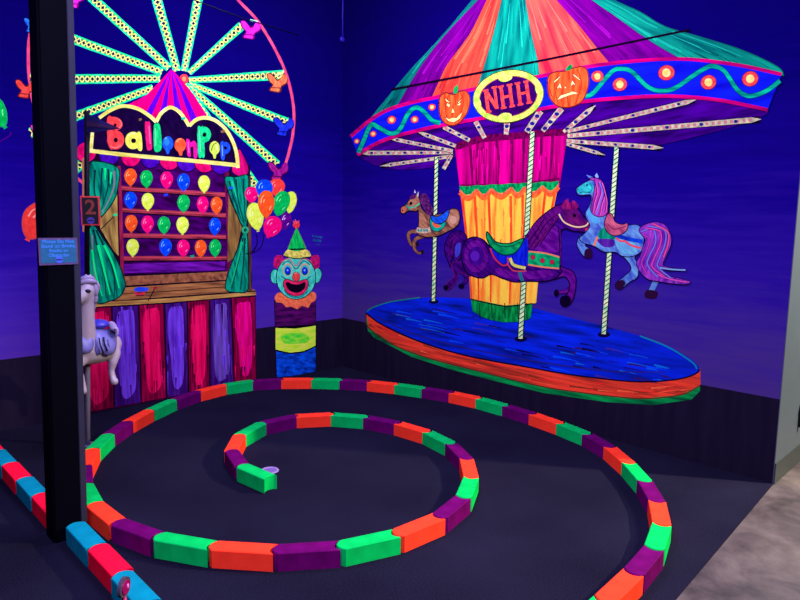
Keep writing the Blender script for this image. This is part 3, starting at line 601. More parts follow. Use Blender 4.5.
for i in range(6):
    x0, x1 = xs[i], xs[i+1]; f = lambda x: 190.5-(x-460)*.052
    q = [(x0, f(x0)-4.5), ((x0+x1)/2, f((x0+x1)/2)-3.6), (x1, f(x1)-4.5), (x1, f(x1)-.5), ((x0+x1)/2+(x1-x0)*.25, f(x1)+3.8), ((x0+x1)/2, f((x0+x1)/2)+4.8), ((x0+x1)/2-(x1-x0)*.25, f(x0)+3.8), (x0, f(x0)-.5)]
    p.poly(q, paint((0, 95, 60), (10, 190, 95), 20, 60, 30), False).stroke([(x0, f(x0)), ((x0+x1)/2, f((x0+x1)/2)+6.4), (x1, f(x1))], 2, paint((225, 70, 60), (255, 120, 70)))
p.done()
p = Piece('column_base', RW, ca).poly([(471, 298.5), (505, 305.5), (533, 303), (531, 318), (525, 320.5), (515, 322), (503, 322), (492, 320), (482, 316.5), (473, 311)], paint((0, 85, 45), (10, 170, 75), 0, 60, 14), False)
for x in (480, 492, 505, 518, 527): p.stroke([(x, 303), (x+.5, 319)], .9, paint((0, 35, 30)), False)
p.stroke([(471, 299), (505, 306), (533, 303.6)], 1.2, INK).done()
# twisted poles
PC = paint((150, 215, 160), (245, 250, 190), 0, 60, 30)
def pole(a, b, w):
    p = Piece('pole', RW, ca).ell(b[0], b[1]+.5, w*1.5, w*.7, paint((14, 6, 60))).stroke([a, b], w+1.8, INK, False).stroke([a, b], w, PC, False)
    d = math.hypot(b[0]-a[0], b[1]-a[1]); n = int(d/4.6); polys = []
    for k in range(n):
        t = (k+.3)/n; x, y = a[0]+(b[0]-a[0])*t, a[1]+(b[1]-a[1])*t
        polys.append([(x-w*.5, y+1.4), (x+w*.5, y-1.5), (x+w*.5, y-.4), (x-w*.5, y+2.5)])
    p.many(polys, paint((20, 50, 50))); p.done()
# striped roof sweeps
CR = paint((150, 140, 130), (216, 206, 168), 0, 50, 50); PK = paint((190, 112, 122)); NB = paint((25, 25, 120))
for a, b, wa, wb in [((361, 153), (453, 152.6), 4.4, 3), ((383, 165.8), (452, 156.2), 3.4, 3.4), ((390, 138.4), (453, 151), 3.6, 3.4), ((419, 132.2), (456, 146), 4, 3.6), ((444, 127), (470, 140.4), 4.4, 4), ((476, 121.5), (485, 138), 4.8, 4.4), ((452, 155), (444, 169), 3.4, 4),
                     ((507.5, 122), (506.5, 134.5), 6, 4.6), ((541, 111), (527, 132), 6.4, 5.6), ((562, 108.5), (543, 131), 6.4, 4.6), ((594, 107), (564, 132), 5.4, 3.2), ((694, 100.5), (568, 131.5), 4.6, 3.4), ((759, 119.5), (568, 136), 5.4, 4.2), ((661, 147.8), (567, 141), 4.6, 3.8), ((603, 154.4), (567, 144), 3.6, 3.2)]:
    d = math.hypot(b[0]-a[0], b[1]-a[1]); tx, ty = (b[0]-a[0])/d, (b[1]-a[1])/d
    at = lambda t, o: (a[0]+tx*t-ty*o, a[1]+ty*t+tx*o)
    p = Piece('sweep', RW, ca).stroke([at(-1, 0), b], wa+1.2, INK, False, taper=wb+1)
    if d > 30: p.poly([at(-3, 0), at(7, wa/2), at(d, wb/2), at(d, -wb/2), at(7, -wa/2)], CR, False)
    else: p.stroke([a, b], wa, CR, False, taper=wb)
    n = max(2, int(d/6))
    p.many([[at(d*(k+.15)/n, wa*.28), at(d*(k+.62)/n, wa*.28), at(d*(k+.62)/n, -wa*.28), at(d*(k+.15)/n, -wa*.28)] for k in range(1 if d > 30 else 0, n)], PK)
    for t in ([.12, .3, .48, .66, .84] if d > 60 else ([.25, .6, .88] if d > 24 else [.35])):
        x, y = at(d*t, 0); p.ell(x, y, wa*.36, wa*.3, NB)
    p.done()
pole((437, 157), (433.8, 301), 3.2); pole((533, 131.5), (520.8, 338.5), 4.2); pole((617, 147.5), (604, 334), 4.2)
# rounding board
rbo = Piece('rounding_board', RW, ca).poly(spline(top, False)+spline(bot, False)[::-1], paint((10, 5, 160), (15, 30, 245), 90, 26, 3, .3, .55), False).done()
TRM = paint((150, 0, 90), (235, 0, 125), 80, 40, 4)
under(Piece('board_trim', RW, ca).stroke(top, 3.6, TRM).done(), rbo); under(Piece('board_trim', RW, ca).stroke(bot, 3.6, TRM).done(), rbo)
SW = paint((0, 120, 110), (10, 200, 155), 80, 60, 6)
for q in [[(359, 152.6), (365, 139), (369, 129), (373, 124.4), (380, 128), (391, 133.4), (400, 130), (409, 113.5), (416.6, 107.7), (424, 111.4), (433, 120.6), (441, 123)], [(586, 97), (594, 93), (605, 80), (613, 71.5), (620, 69), (632, 71.5), (647, 86), (660, 91), (675, 88.5), (695, 75), (708, 67.4), (715, 66.6), (725, 71.5), (737, 89), (745, 95), (753, 96), (767, 91), (780.5, 81)]]:
    under(Piece('swirl', RW, ca).stroke(q, 5.4, paint((0, 40, 90))).stroke(q, 4, SW).done(), rbo)
for x, y, r in [(357.4, 141.3, 2.7), (373.8, 134, 3.2), (392.3, 120, 4.3), (415.3, 119.6, 3.8), (432.7, 107.3, 3.6), (598, 76.5, 6), (620.5, 84.6, 7), (667, 73, 8), (709, 82.5, 7.6), (750.7, 79, 8)]:
    under(Piece('board_light', RW, ca).ell(x, y, r*1.08, r, paint((90, 10, 60)), -20).ell(x, y, r, r*.9, paint((225, 45, 65), (255, 85, 85), 0, 60, 60), -20).ell(x, y, r*.52, r*.54, paint((235, 190, 90), (255, 235, 150), 0, 60, 60)).done(), rbo)
def pumpkin(o, stem, ribs, feats, label):
    p = Piece('pumpkin', RW, ca).poly(o, paint((225, 55, 30), (255, 115, 50), 0, 60, 8)).outline(o, 1.2, paint((120, 30, 30)))
    for r in ribs: p.stroke(r, .9, paint((170, 45, 30)))
    for f in feats: p.poly(f, paint((255, 225, 130), (255, 245, 190)), False).outline(f, .6, paint((110, 30, 30)), False)
    po = under(p.done(label), rbo)
    q = Piece('stem', RW, ca).poly(stem, paint((0, 110, 60), (10, 170, 85)), False); s = q.done(); s.parent = rbo
pumpkin([(439.6, 104), (441, 96.5), (446, 93), (454.4, 94.6), (461, 91.5), (467, 91.6), (470.6, 98), (469.5, 108), (466, 116), (459.7, 123), (453, 125.6), (446, 123.6), (441, 116.5)], [(454, 94), (454.6, 88), (457.4, 84.6), (459, 88), (458, 93.4)],
        [[(450, 94.5), (446, 105), (448, 122)], [(461, 93), (464, 103), (459, 121)], [(455.5, 95), (456, 105)]],
        [[(446, 98), (451.5, 103), (447, 101.8)], [(447.4, 103), (451, 104.6), (450, 107.6), (447.4, 106)], [(458, 103), (462.6, 97.6), (460, 103.4)], [(457.6, 104.6), (461.6, 102.4), (460.6, 106)], [(453.5, 107.6), (455.6, 112.6), (451.8, 113)], [(445.6, 117), (450, 119), (453, 117.6), (457, 118), (463, 112), (460.6, 119), (454.6, 122.6), (449, 121.6)]], 'orange grinning pumpkin medallion')
pumpkin([(548, 84), (549.6, 76), (555, 72.4), (566, 71.2), (575, 68), (583, 67), (588, 71), (589.4, 82), (587, 93), (582.6, 101.4), (575, 106), (566, 107.6), (557, 105.4), (550, 97)], [(565.6, 71), (568, 66.6), (571.6, 64), (573.4, 67), (570.6, 70.6)],
        [[(560, 72.5), (555, 86), (559, 104)], [(578, 69), (582, 84), (576, 104)], [(569, 72), (570.6, 80)], [(552, 76), (549.6, 86), (553, 98)], [(568, 96), (569, 106)]],
        [[(554, 82), (560.5, 76.2), (561, 77.4), (555.6, 82.8)], [(557, 89.4), (560.4, 83), (562.6, 88.8), (559.8, 87.6)], [(573, 75), (574.6, 74.4), (581, 79.6), (580, 80.6)], [(571, 86.6), (572.6, 80.4), (576.4, 85), (573.4, 84.6)], [(566, 85.6), (567.2, 88.6), (565, 88.4)], [(557, 100.8), (561, 95.6), (566, 94), (573, 91.4), (579, 93.6), (572, 95), (565.6, 97.2)]], 'orange sad pumpkin medallion')
md = Piece('name_medallion', RW, ca).ell(509, 96.4, 36, 26.4, paint((70, 60, 30)), -11, 48).ell(509, 96.4, 35.2, 25.6, paint((150, 215, 60), (245, 240, 120), 30, 40, 20), -11, 48).ell(509, 96.6, 29.6, 20.4, paint((170, 100, 60)), -11, 48).ell(509, 96.6, 28.8, 19.6, paint((34, 0, 66), (60, 0, 100), 60, 40, 8), -11, 48)
for x, y, rx, ry in [(506, 77.8, 7, 4), (505.5, 117, 7, 4), (478, 103.4, 3.6, 6), (539.6, 89.4, 3.6, 6)]:
    md.ell(x, y, rx, ry, paint((150, 215, 60), (245, 240, 120), 30, 40, 20), -11)
mdo = under(md.done(), rbo)
NH = paint((225, 45, 55), (255, 85, 75), 0, 60, 30)
def glyph(strokes, ends):
    q = Piece('letter', RW, ca)
    for a, b, w in strokes: q.stroke([a, b], w, NH, False)
    for x, y in ends: q.stroke([(x-2.8, y+.6), (x+2.8, y-.6)], 2, NH, False)
    o = q.done(); o.parent = rbo; return o
glyph([((486.3, 90.5), (489, 112), 3.4), ((486.5, 91), (497.5, 108.5), 3.4), ((495, 87.4), (497.8, 109), 3)], [(486.2, 90.6), (489.2, 112), (495, 87.4)])
glyph([((501.6, 86.8), (504.2, 108), 3.4), ((510.2, 85), (512.8, 106.4), 3.4), ((503, 97.6), (511.6, 95.8), 2.6)], [(501.5, 86.8), (504.3, 108), (510.2, 85), (512.9, 106.4)])
glyph([((518.2, 83.4), (521, 104.6), 3.4), ((526.8, 81.6), (529.8, 102.8), 3.4), ((519.6, 94.2), (528.4, 92.4), 2.6)], [(518.2, 83.4), (521, 104.6), (526.8, 81.6), (529.9, 102.8)])

# --------------------------------------------------------- carousel horses
GH = 'painted carousel horses'
# brown horse
h1 = mural('painted_horse', RW, 436, 256, 'brown painted carousel horse with blue saddle on the left pole', 'horse', GH)
S1 = lambda P: scaled(P, 7.5, 395, 180)
BR = paint((95, 55, 50), (170, 110, 80), 60, 60, 10); BL = paint((150, 90, 70), (200, 140, 110), 60, 60, 10); H_INK = paint((24, 8, 40))
lp = Piece('leg', RW, h1)
for q in [[(185, 388), (130, 386), (103, 402), (102, 435), (112, 468), (130, 490), (160, 492)]]: lp.stroke(S1(q), 4.6, H_INK, taper=2.8).stroke(S1(q), 3.6, BR, taper=2)
lp.ell(*S1([(168, 482)])[0], 1.9, 2.4, paint((30, 15, 40)), 20).done()
p = Piece('leg', RW, h1); q = [(265, 410), (190, 428), (152, 447), (142, 485), (152, 525), (178, 550)]
p.stroke(S1(q), 4.8, H_INK, taper=3).stroke(S1(q), 3.8, BR, taper=2.2).ell(*S1([(204, 540)])[0], 2, 2.5, paint((30, 15, 40)), -20).stroke(S1([(172, 550), (196, 548)]), 2, BR, False).done()
bd = [(45, 235), (50, 205), (75, 190), (105, 155), (125, 128), (160, 118), (180, 128), (192, 160), (200, 200), (225, 240), (270, 265), (330, 258), (405, 228), (440, 212), (476, 226), (490, 275), (480, 328), (450, 360), (400, 385), (340, 415), (280, 428), (215, 425), (172, 400), (178, 350), (180, 290), (176, 225), (160, 235), (120, 230), (95, 235), (75, 250), (55, 250)]
Piece('body', RW, h1).poly(S1(bd), BR).poly(S1([(400, 245), (440, 222), (472, 240), (482, 280), (470, 330), (430, 352), (402, 320)]), BL).ell(*S1([(440, 300)])[0], 3.4, 4, paint((200, 150, 130))).poly(S1([(190, 250), (225, 270), (245, 350), (190, 345)]), BL).poly(S1([(48, 234), (54, 206), (76, 196), (92, 215), (74, 246), (56, 247)]), paint((190, 95, 75), (230, 130, 100))) \
    .poly(S1([(105, 165), (150, 135), (180, 150), (180, 190), (130, 225), (100, 215)]), BL).outline(S1(bd), .9, H_INK).ell(*S1([(123, 175)])[0], 1.5, 1.7, INK).ell(*S1([(60, 228)])[0], .6, .8, INK).done()
Piece('ear', RW, h1).poly(S1([(148, 72), (142, 96), (158, 98)]), paint((200, 190, 220)), False).poly(S1([(182, 85), (165, 110), (168, 135), (180, 120)]), paint((150, 130, 110), (200, 180, 150)), False).done()
Piece('mane', RW, h1).poly(S1([(192, 115), (225, 100), (250, 122), (265, 165), (282, 205), (292, 240), (265, 268), (235, 245), (212, 200), (192, 160)]), paint((60, 15, 75), (115, 40, 125), -20, 70, 20)).poly(S1([(112, 132), (135, 108), (165, 116), (150, 140), (125, 146)]), paint((70, 20, 80), (120, 40, 110))) \
    .stroke(S1([(205, 130), (240, 125), (255, 150)]), .7, H_INK).stroke(S1([(210, 160), (245, 160), (265, 185)]), .7, H_INK).stroke(S1([(220, 195), (255, 195), (278, 220)]), .7, H_INK).stroke(S1([(235, 225), (262, 230), (280, 250)]), .7, H_INK).done()
Piece('bridle', RW, h1).stroke(S1([(88, 188), (100, 205), (115, 222)]), 1.4, paint((20, 150, 130))).stroke(S1([(105, 208), (150, 200), (190, 175)]), 1.6, paint((20, 150, 130), (90, 200, 150))).done()
Piece('blanket', RW, h1).poly(S1([(265, 285), (290, 312), (340, 332), (380, 312), (378, 345), (330, 385), (285, 378), (268, 340)]), paint((0, 130, 120), (20, 200, 160))).outline(S1([(265, 285), (290, 312), (340, 332), (380, 312), (378, 345), (330, 385), (285, 378), (268, 340)]), .7, H_INK).poly(S1([(285, 318), (325, 335), (348, 345), (320, 358), (292, 345)]), paint((235, 90, 60))).done()
Piece('saddle', RW, h1).poly(S1([(268, 268), (320, 275), (365, 250), (408, 220), (406, 262), (380, 308), (340, 328), (296, 318)]), paint((15, 60, 190), (25, 100, 235), 60, 60, 10)).outline(S1([(268, 268), (320, 275), (365, 250), (408, 220), (406, 262), (380, 308), (340, 328), (296, 318)]), .8, H_INK).done()
p = Piece('chest_strap', RW, h1).stroke(S1([(165, 372), (215, 382), (268, 372)]), 5, paint((170, 130, 120), (235, 200, 180), 0, 90, 90))
for x in (180, 200, 222, 245): p.ell(*S1([(x, 378)])[0], 1.1, 1.6, paint((30, 150, 140)))
p.done()
# purple horse
h2 = mural('painted_horse', RW, 522, 308, 'dark purple painted carousel horse with green saddle on the middle pole', 'horse', GH)
PD = paint((32, 0, 76), (74, 8, 134), 60, 55, 10); PL = paint((70, 0, 110), (115, 20, 150), 60, 60, 10); PK2 = paint((66, 6, 86), (116, 18, 104), 40, 60, 12); HP = paint((12, 2, 34))
tl = [(467, 236), (460, 231), (452, 232.5), (446.5, 241), (445, 251), (448, 260), (451.5, 267), (453, 256), (456, 263), (461, 258), (466, 252)]
Piece('tail', RW, h2).poly(tl, PD).outline(tl, .9, HP).stroke([(463, 235), (455, 240), (452, 254)], .9, PK2).stroke([(458, 234), (450, 242), (449, 256)], .9, PK2).poly([(456, 246), (461, 243), (460, 254), (456, 257)], paint((40, 40, 150), (60, 60, 190))).done()
p = Piece('leg', RW, h2).stroke([(472, 262), (463, 270), (467, 279), (462.5, 284.5)], 4, HP, taper=3).stroke([(472, 262), (463, 270), (467, 279), (462.5, 284.5)], 3, PD, taper=2.2).ell(461.8, 286, 3, 2.4, HP).done()
p = Piece('leg', RW, h2).poly([(480, 265), (468, 263), (455, 262), (452, 266), (454.5, 276), (447, 284), (446, 288), (450, 289), (458, 279), (459, 272), (472, 276)], PD).outline([(480, 265), (468, 263), (455, 262), (452, 266), (454.5, 276), (447, 284), (446, 288), (450, 289), (458, 279), (459, 272), (472, 276)], .9, PK2).ell(446.6, 287.4, 2.8, 2.6, HP).done()
Piece('leg', RW, h2).stroke([(573, 284), (567, 291), (558, 292)], 4, HP).stroke([(573, 284), (567, 291), (558, 292)], 3, PL).ell(556.8, 293, 2.6, 3.6, HP).done()
fl = [(556, 266), (565, 268), (573, 271.4), (576.3, 279), (575.4, 292), (572, 302), (566, 306.6), (561, 303.6), (562, 297), (567.4, 294.6), (570, 284), (564.6, 276.6), (553, 279)]
Piece('leg', RW, h2).poly(fl, PL).outline(fl, 1, HP).poly([(561, 297.6), (568.4, 295.6), (571.6, 301), (566.4, 306.4), (561.4, 304)], HP).done()
bd = [(464.5, 243), (469, 238.5), (476, 237), (484, 240), (490, 246), (500, 253), (515, 250), (524, 240), (527, 235), (537, 221), (550, 210), (560, 204.6), (568, 203), (577, 206), (584.4, 216), (591, 220.5), (598.5, 225), (600, 231.5), (595, 236), (586.6, 232.6), (573.6, 231), (563.4, 229), (560.4, 238), (560.4, 253), (560.4, 267), (562, 272), (554, 279), (543, 281.4), (528, 281.4), (515, 282), (503, 278.4), (492, 274.4), (483, 278), (473, 276), (465.4, 270), (462, 256)]
p = Piece('body', RW, h2).poly(bd, PD).ell(476.6, 256.4, 12, 16, PL).ell(476.6, 256, 8, 9.6, paint((50, 0, 110), (80, 15, 150))).ell(475.4, 256, 4.6, 5, paint((85, 25, 165))).poly([(497, 268), (520, 272), (548, 270), (553, 276), (520, 279.6), (500, 275)], PL)
p.poly([(540, 240), (556, 226), (559, 240), (558.6, 252), (536, 250)], PL).poly([(562, 208), (575, 208), (583, 218), (596, 227), (588, 230), (570, 226)], PK2).outline(bd, 1.1, HP)
p.stroke([(560, 229), (561, 238), (561, 265)], .8, PK2).ell(575, 215.6, 1.7, 1.9, INK).stroke([(572, 213.6), (575.4, 213)], .7, PL, False).ell(595.6, 229, .9, .8, INK).stroke([(594, 233.6), (598, 231)], .7, PK2, False).done()
p = Piece('mane', RW, h2).poly([(526, 238), (537, 222), (550, 211), (559, 206), (562, 212), (556, 222), (547, 232), (541, 244), (531, 249)], paint((50, 0, 90), (110, 15, 125), 40, 60, 14)).poly([(562, 208), (564, 202), (568.6, 198.6), (570, 203), (574.6, 200.6), (579, 207), (572, 209.6)], paint((90, 5, 80), (165, 25, 105), 10, 60, 20))
for q in [[(530, 246), (538, 234), (546, 222), (556, 214)], [(528, 240), (536, 230), (544, 217)], [(534, 247), (543, 235), (552, 222)], [(540, 243), (548, 231), (558, 217)]]: p.stroke(q, 1, PK2).stroke([(x+1, y+1) for x, y in q], .8, HP)
p.done()
sd = [(487.5, 231.8), (490.5, 235), (497, 242), (510, 243.4), (523.4, 238.6), (520, 248), (513, 254), (502, 254.4), (492, 247), (487.2, 238)]
Piece('blanket', RW, h2).poly([(492, 248), (496, 256), (502, 263), (508, 264), (514, 266), (527, 266), (527.6, 238), (520, 248), (508, 256)], paint((10, 10, 150), (15, 40, 235), 0, 60, 12)).stroke([(490.6, 248), (495, 258), (502.6, 265), (508, 264), (508.4, 257)], 1.4, paint((200, 40, 70))).stroke([(508, 264), (514, 270.6), (527, 271)], 1.2, paint((200, 60, 70))).done()
Piece('saddle', RW, h2).poly(sd, paint((0, 115, 75), (15, 180, 95), 70, 50, 12)).outline(sd, 1.2, paint((0, 40, 40))).stroke([(490, 236), (497, 244.6), (510, 246.4), (521, 242)], .8, paint((0, 60, 50))).done()
Piece('stirrup', RW, h2).stroke([(510.5, 258), (514.4, 265), (526, 268)], 4.2, HP).stroke([(510.5, 258), (514.4, 265), (526, 268)], 3, paint((170, 165, 70), (235, 225, 130))).stroke([(520, 272), (523, 281)], 3, paint((10, 110, 120)), False).done()
cs = [(529, 251.4), (545, 253), (560, 257), (559.6, 268.6), (543, 267), (528.4, 264.6)]
p = Piece('chest_strap', RW, h2).poly(cs, paint((0, 120, 80), (20, 185, 110), 70, 50, 20), False).stroke(cs[:3], 1.5, paint((225, 120, 90))).stroke(cs[3:], 1.5, paint((225, 120, 90)))
for x, y in ((533.4, 257.4), (543, 260.6), (552.6, 262)): p.ell(x, y, 2.3, 2.6, HP).ell(x, y, 1.8, 2.1, paint((200, 20, 70)))
p.done()
Piece('bridle', RW, h2).stroke([(559.5, 214), (564.6, 222), (575.8, 226.8), (586, 225.8), (590, 220.6)], 2.4, HP).stroke([(559.5, 214), (564.6, 222), (575.8, 226.8), (586, 225.8), (590, 220.6)], 1.5, paint((225, 190, 150))).ell(587.4, 230, 1.8, 1.8, paint((210, 40, 70))).done()
# light blue horse
h3 = mural('painted_horse', RW, 610, 300, 'light blue painted carousel horse with pink mane and long flowing tail on the right pole', 'horse', GH)
S3 = lambda P: scaled(P, 4.286, 560, 165)
LB = paint((60, 80, 180), (110, 165, 220), 40, 55, 12); HB = paint((14, 8, 60)); HF = paint((40, 10, 50))
Piece('leg', RW, h3).stroke([(661, 272), (656, 281), (651, 292)], 6.6, HB).stroke([(661, 272), (656, 281), (651, 292)], 5.6, LB).poly([(644.6, 296), (647, 290), (657.4, 291.6), (656, 298.4), (648, 298.6)], HF).done()
fl = [(100, 300), (82, 312), (74, 340), (88, 372), (105, 392), (128, 398), (138, 385), (135, 360), (118, 352), (110, 342), (125, 325), (160, 325)]
Piece('leg', RW, h3).poly(S3(fl), LB).outline(S3(fl), .9, HB).poly(S3([(112, 362), (136, 358), (140, 390), (126, 400), (106, 390)]), HF).done()
hl = [(255, 370), (285, 405), (303, 430), (303, 452), (270, 482), (242, 505), (240, 525), (262, 532), (300, 502), (332, 482), (338, 450), (333, 420), (322, 395), (345, 370), (320, 340)]
Piece('leg', RW, h3).poly(S3(hl), LB).outline(S3(hl), .9, HB).poly(S3([(243, 505), (268, 492), (282, 508), (262, 531), (241, 527)]), HF).done()
bd = [(72, 105), (85, 90), (118, 70), (145, 62), (170, 70), (190, 95), (203, 150), (208, 205), (235, 245), (285, 258), (330, 255), (352, 275), (362, 320), (350, 370), (310, 392), (268, 390), (240, 374), (190, 372), (150, 348), (105, 335), (85, 315), (108, 292), (130, 260), (113, 225), (113, 200), (132, 165), (134, 130), (100, 130), (80, 126)]
p = Piece('body', RW, h3).poly(S3(bd), LB).poly(S3([(74, 106), (90, 90), (125, 72), (145, 90), (140, 118), (105, 124), (82, 122)]), paint((30, 150, 170), (60, 210, 200), 60, 60, 16)).poly(S3([(240, 310), (300, 320), (340, 350), (320, 380), (270, 378), (245, 350)]), paint((80, 130, 200), (110, 190, 215), 40, 60, 12)).poly(S3([(118, 205), (135, 185), (150, 220), (175, 240), (150, 250)]), paint((70, 140, 210), (90, 190, 225))).outline(S3(bd), .9, HB)
p.ell(*S3([(118, 86)])[0], .9, 1.1, INK).ell(*S3([(79, 104)])[0], .6, .8, INK).stroke(S3([(84, 122), (100, 116), (130, 118)]), .7, HB).stroke(S3([(130, 75), (140, 100), (128, 122)]), .7, paint((20, 90, 150))).done()
Piece('ear', RW, h3).poly(S3([(115, 42), (128, 58), (148, 62), (140, 50)]), paint((70, 110, 190), (110, 160, 220)), False).poly(S3([(160, 34), (152, 46), (158, 62), (168, 52)]), paint((90, 130, 200), (150, 180, 230)), False).done()
mn = [(125, 58), (160, 56), (186, 74), (200, 120), (207, 180), (206, 206), (180, 222), (148, 215), (133, 190), (141, 150), (150, 100), (150, 72)]
p = Piece('mane', RW, h3).poly(S3(mn), paint((120, 30, 150), (210, 70, 180), -8, 70, 8)).outline(S3(mn), .8, HB)
for q in [[(165, 70), (178, 110), (165, 160), (150, 205)], [(178, 75), (192, 125), (180, 170), (172, 215)], [(155, 80), (160, 120), (148, 160), (143, 200)], [(190, 110), (200, 160), (195, 205)]]: p.stroke(S3(q), .8, paint((60, 10, 110))).stroke([(x+.9, y) for x, y in S3(q)], .9, paint((235, 90, 170)))
p.stroke(S3([(172, 75), (185, 120), (172, 165), (160, 212)]), 1.4, paint((110, 110, 220))).done()
tq = [(340, 282), (360, 258), (410, 244), (452, 256), (476, 296), (478, 340), (458, 390), (444, 425), (470, 438), (545, 450), (480, 453), (446, 448), (462, 472), (556, 496), (542, 511), (480, 508), (430, 500), (380, 490), (345, 458), (330, 420), (345, 390), (358, 350), (366, 318)]
p = Piece('tail', RW, h3).poly(S3(tq), paint((85, 20, 150), (165, 60, 195), -14, 70, 8)).outline(S3(tq), .8, HB)
for q, c in [([(350, 285), (400, 275), (412, 330), (385, 390), (378, 430), (420, 480)], (110, 110, 215)), ([(370, 270), (430, 285), (432, 340), (405, 400), (400, 440), (470, 490)], (215, 60, 165)), ([(380, 262), (450, 280), (452, 340), (428, 400), (424, 440), (500, 500)], (110, 110, 215)), ([(400, 252), (462, 285), (466, 335), (446, 395)], (230, 70, 140)), ([(360, 300), (385, 320), (368, 380), (352, 420), (375, 470)], (185, 50, 175)), ([(430, 440), (480, 447), (540, 450)], (120, 160, 215)), ([(420, 470), (480, 490), (548, 502)], (210, 70, 180))]:
    p.stroke(S3(q), 2.2, paint((40, 5, 95))).stroke(S3(q), 1.4, paint(c))
p.done()
Piece('blanket', RW, h3).poly(S3([(170, 285), (195, 268), (238, 300), (236, 318), (200, 322), (168, 312)]), paint((0, 110, 90), (20, 170, 130))).poly(S3([(165, 318), (232, 320), (232, 348), (195, 352), (172, 338)]), paint((60, 20, 130), (100, 40, 170))).stroke(S3([(238, 300), (300, 318), (356, 328)]), 4, paint((10, 40, 160), (20, 70, 220))).stroke(S3([(242, 312), (262, 326), (280, 326), (300, 340), (325, 350), (350, 356)]), 1.8, paint((235, 60, 80))).done()
sq = [(194, 240), (208, 208), (226, 212), (240, 244), (270, 254), (292, 250), (288, 280), (252, 302), (216, 297), (195, 270)]
Piece('saddle', RW, h3).poly(S3(sq), paint((150, 50, 95), (215, 100, 130), 50, 50, 12)).outline(S3(sq), .9, HB).stroke(S3([(205, 250), (235, 275), (285, 262)]), .9, paint((110, 20, 80))).done()
Piece('strap', RW, h3).stroke(S3([(162, 308), (148, 346)]), 2, paint((240, 120, 60)), False).done()

# ====================================================== painted kerb bricks
bm_mats = {'orange': solid('orange_brick_paint', (255, 54, 40), .8, 0, .02, .10, 14), 'green': solid('green_brick_paint', (3, 168, 90), .8, 0, .02, .14, 14), 'purple': solid('purple_brick_paint', (88, 2, 92), .8, 0, .02, .22, 14),
           'red': solid('red_brick_paint', (235, 12, 58), .8, 0, .02, .10, 14), 'teal': solid('teal_brick_paint', (4, 118, 165), .8, 0, .02, .12, 14)}
BW, BH = .092, .088
def brick_mesh(L, name):
    bm = bmesh.new(); s = .024; hw = BW/2; ch = .007; pts = []
    n = 8
    for k in range(n+1):                                   # rounded nose at +x
        t = -1+2*k/n; pts.append((L/2-ch+s*(1-t*t)+(0 if abs(t) < 1 else -.004), hw*.94*t if abs(t) < 1 else hw*t))
    for k in range(n+1):                                   # matching hollow at -x
        t = 1-2*k/n; pts.append((-L/2+.004+(s-.002)*(1-t*t)-(.004 if abs(t) == 1 else 0), hw*t))
    e = .0035; rings = []
    for z, i in ((0, 0), (BH-e, 0), (BH, e)):              # upright sides, then a narrow worn edge
        rings.append([bm.verts.new((x-math.copysign(i, x), y*(hw-i)/hw, z)) for x, y in pts])
    N = len(pts)
    for p, q in zip(rings, rings[1:]):
        for k in range(N): bm.faces.new((p[k], p[(k+1) % N], q[(k+1) % N], q[k]))
    bm.faces.new(rings[0][::-1]); bm.faces.new(rings[-1])
    bmesh.ops.recalc_face_normals(bm, faces=bm.faces)
    big = [f for f in bm.faces if len(f.verts) > 4]
    bmesh.ops.triangulate(bm, faces=big)
    me = bpy.data.meshes.new(name); bm.to_mesh(me); bm.free(); return me
chain = [((265.4, 480), (275.8, 474.4)), ((234, 467), (247, 464)), ((223, 449), (240, 452)), ((237, 433), (244, 435)), ((258, 423), (264, 423)), ((294.4, 414.4), (295.4, 416)), ((335, 412.6), (330.6, 415.6)), ((368.2, 415.4), (362.4, 417.5)), ((400.6, 421.4), (394.4, 424)), ((431.6, 430), (423.6, 432.4)), ((456, 442), (445, 443.4)), ((474.7, 458.3), (459.5, 458.3)),
         ((478.7, 478), (461.3, 476)), ((470, 498), (457.3, 494)), ((445.3, 518), (433.3, 513.2)), ((400.5, 536), (391.5, 528.7)), ((342, 550), (339.6, 540.6)), ((272.4, 552.4), (278, 544.4)), ((208.6, 549), (218.4, 540.6)), ((151.4, 538), (165, 532.4)), ((107.4, 525), (126.4, 518.4)), ((85.6, 506), (104, 499.4)), None, None,
         ((84, 449), (100, 448.5)), ((105, 433.5), (114, 434)), ((121.6, 421), (132.4, 422.4)), ((146, 409), (153.4, 410.6)), ((171, 399), (176, 400)), ((194, 390.5), (199.6, 391.6)), ((225, 384), (225.4, 385.4)), ((251, 379.5), (251.6, 380.8)), ((281.4, 378.5), (281.4, 380)), ((314.4, 377.6), (311.6, 379.4)), ((341.6, 379), (338.4, 380.6)), ((370, 380), (367.4, 381.6)), ((398, 383), (395, 385)), ((425.6, 386.6), (421, 389)), ((454, 391.4), (449, 392.6)), ((481.6, 396.4), (476.4, 398.6)), ((508.4, 404.4), (502.8, 406.6)), ((536, 411.6), (529.3, 413.9)), ((564, 421.8), (556.3, 425)), ((592.7, 431.9), (583.3, 434)), ((615.2, 445.8), (604, 447)), ((635.5, 461.8), (622, 463.4)), ((652, 480.3), (637, 480)), ((665.5, 501), (648, 499)), ((672.4, 526.4), (651.4, 522.4)), ((664.4, 550.4), (645.6, 544)), ((641.6, 576), (622.4, 567)), ((618, 606), (591.6, 593.6))]
J = [((onfloor(*c[0], BH)+onfloor(*c[1], BH))/2).to_2d() if c else None for c in chain]
J[22], J[23] = Vector((-3.208, -1.64)), Vector((-3.117, -1.355))
J.append(Vector((-2.35, -4.235)))
for wt in (.22, -.235, .22, -.235):          # even out the laying without shrinking the spiral
    J = [J[0]] + [J[i]*(1-2*wt)+(J[i-1]+J[i+1])*wt for i in range(1, len(J)-1)] + [J[-1]]
cols = ['green', 'purple', 'orange']
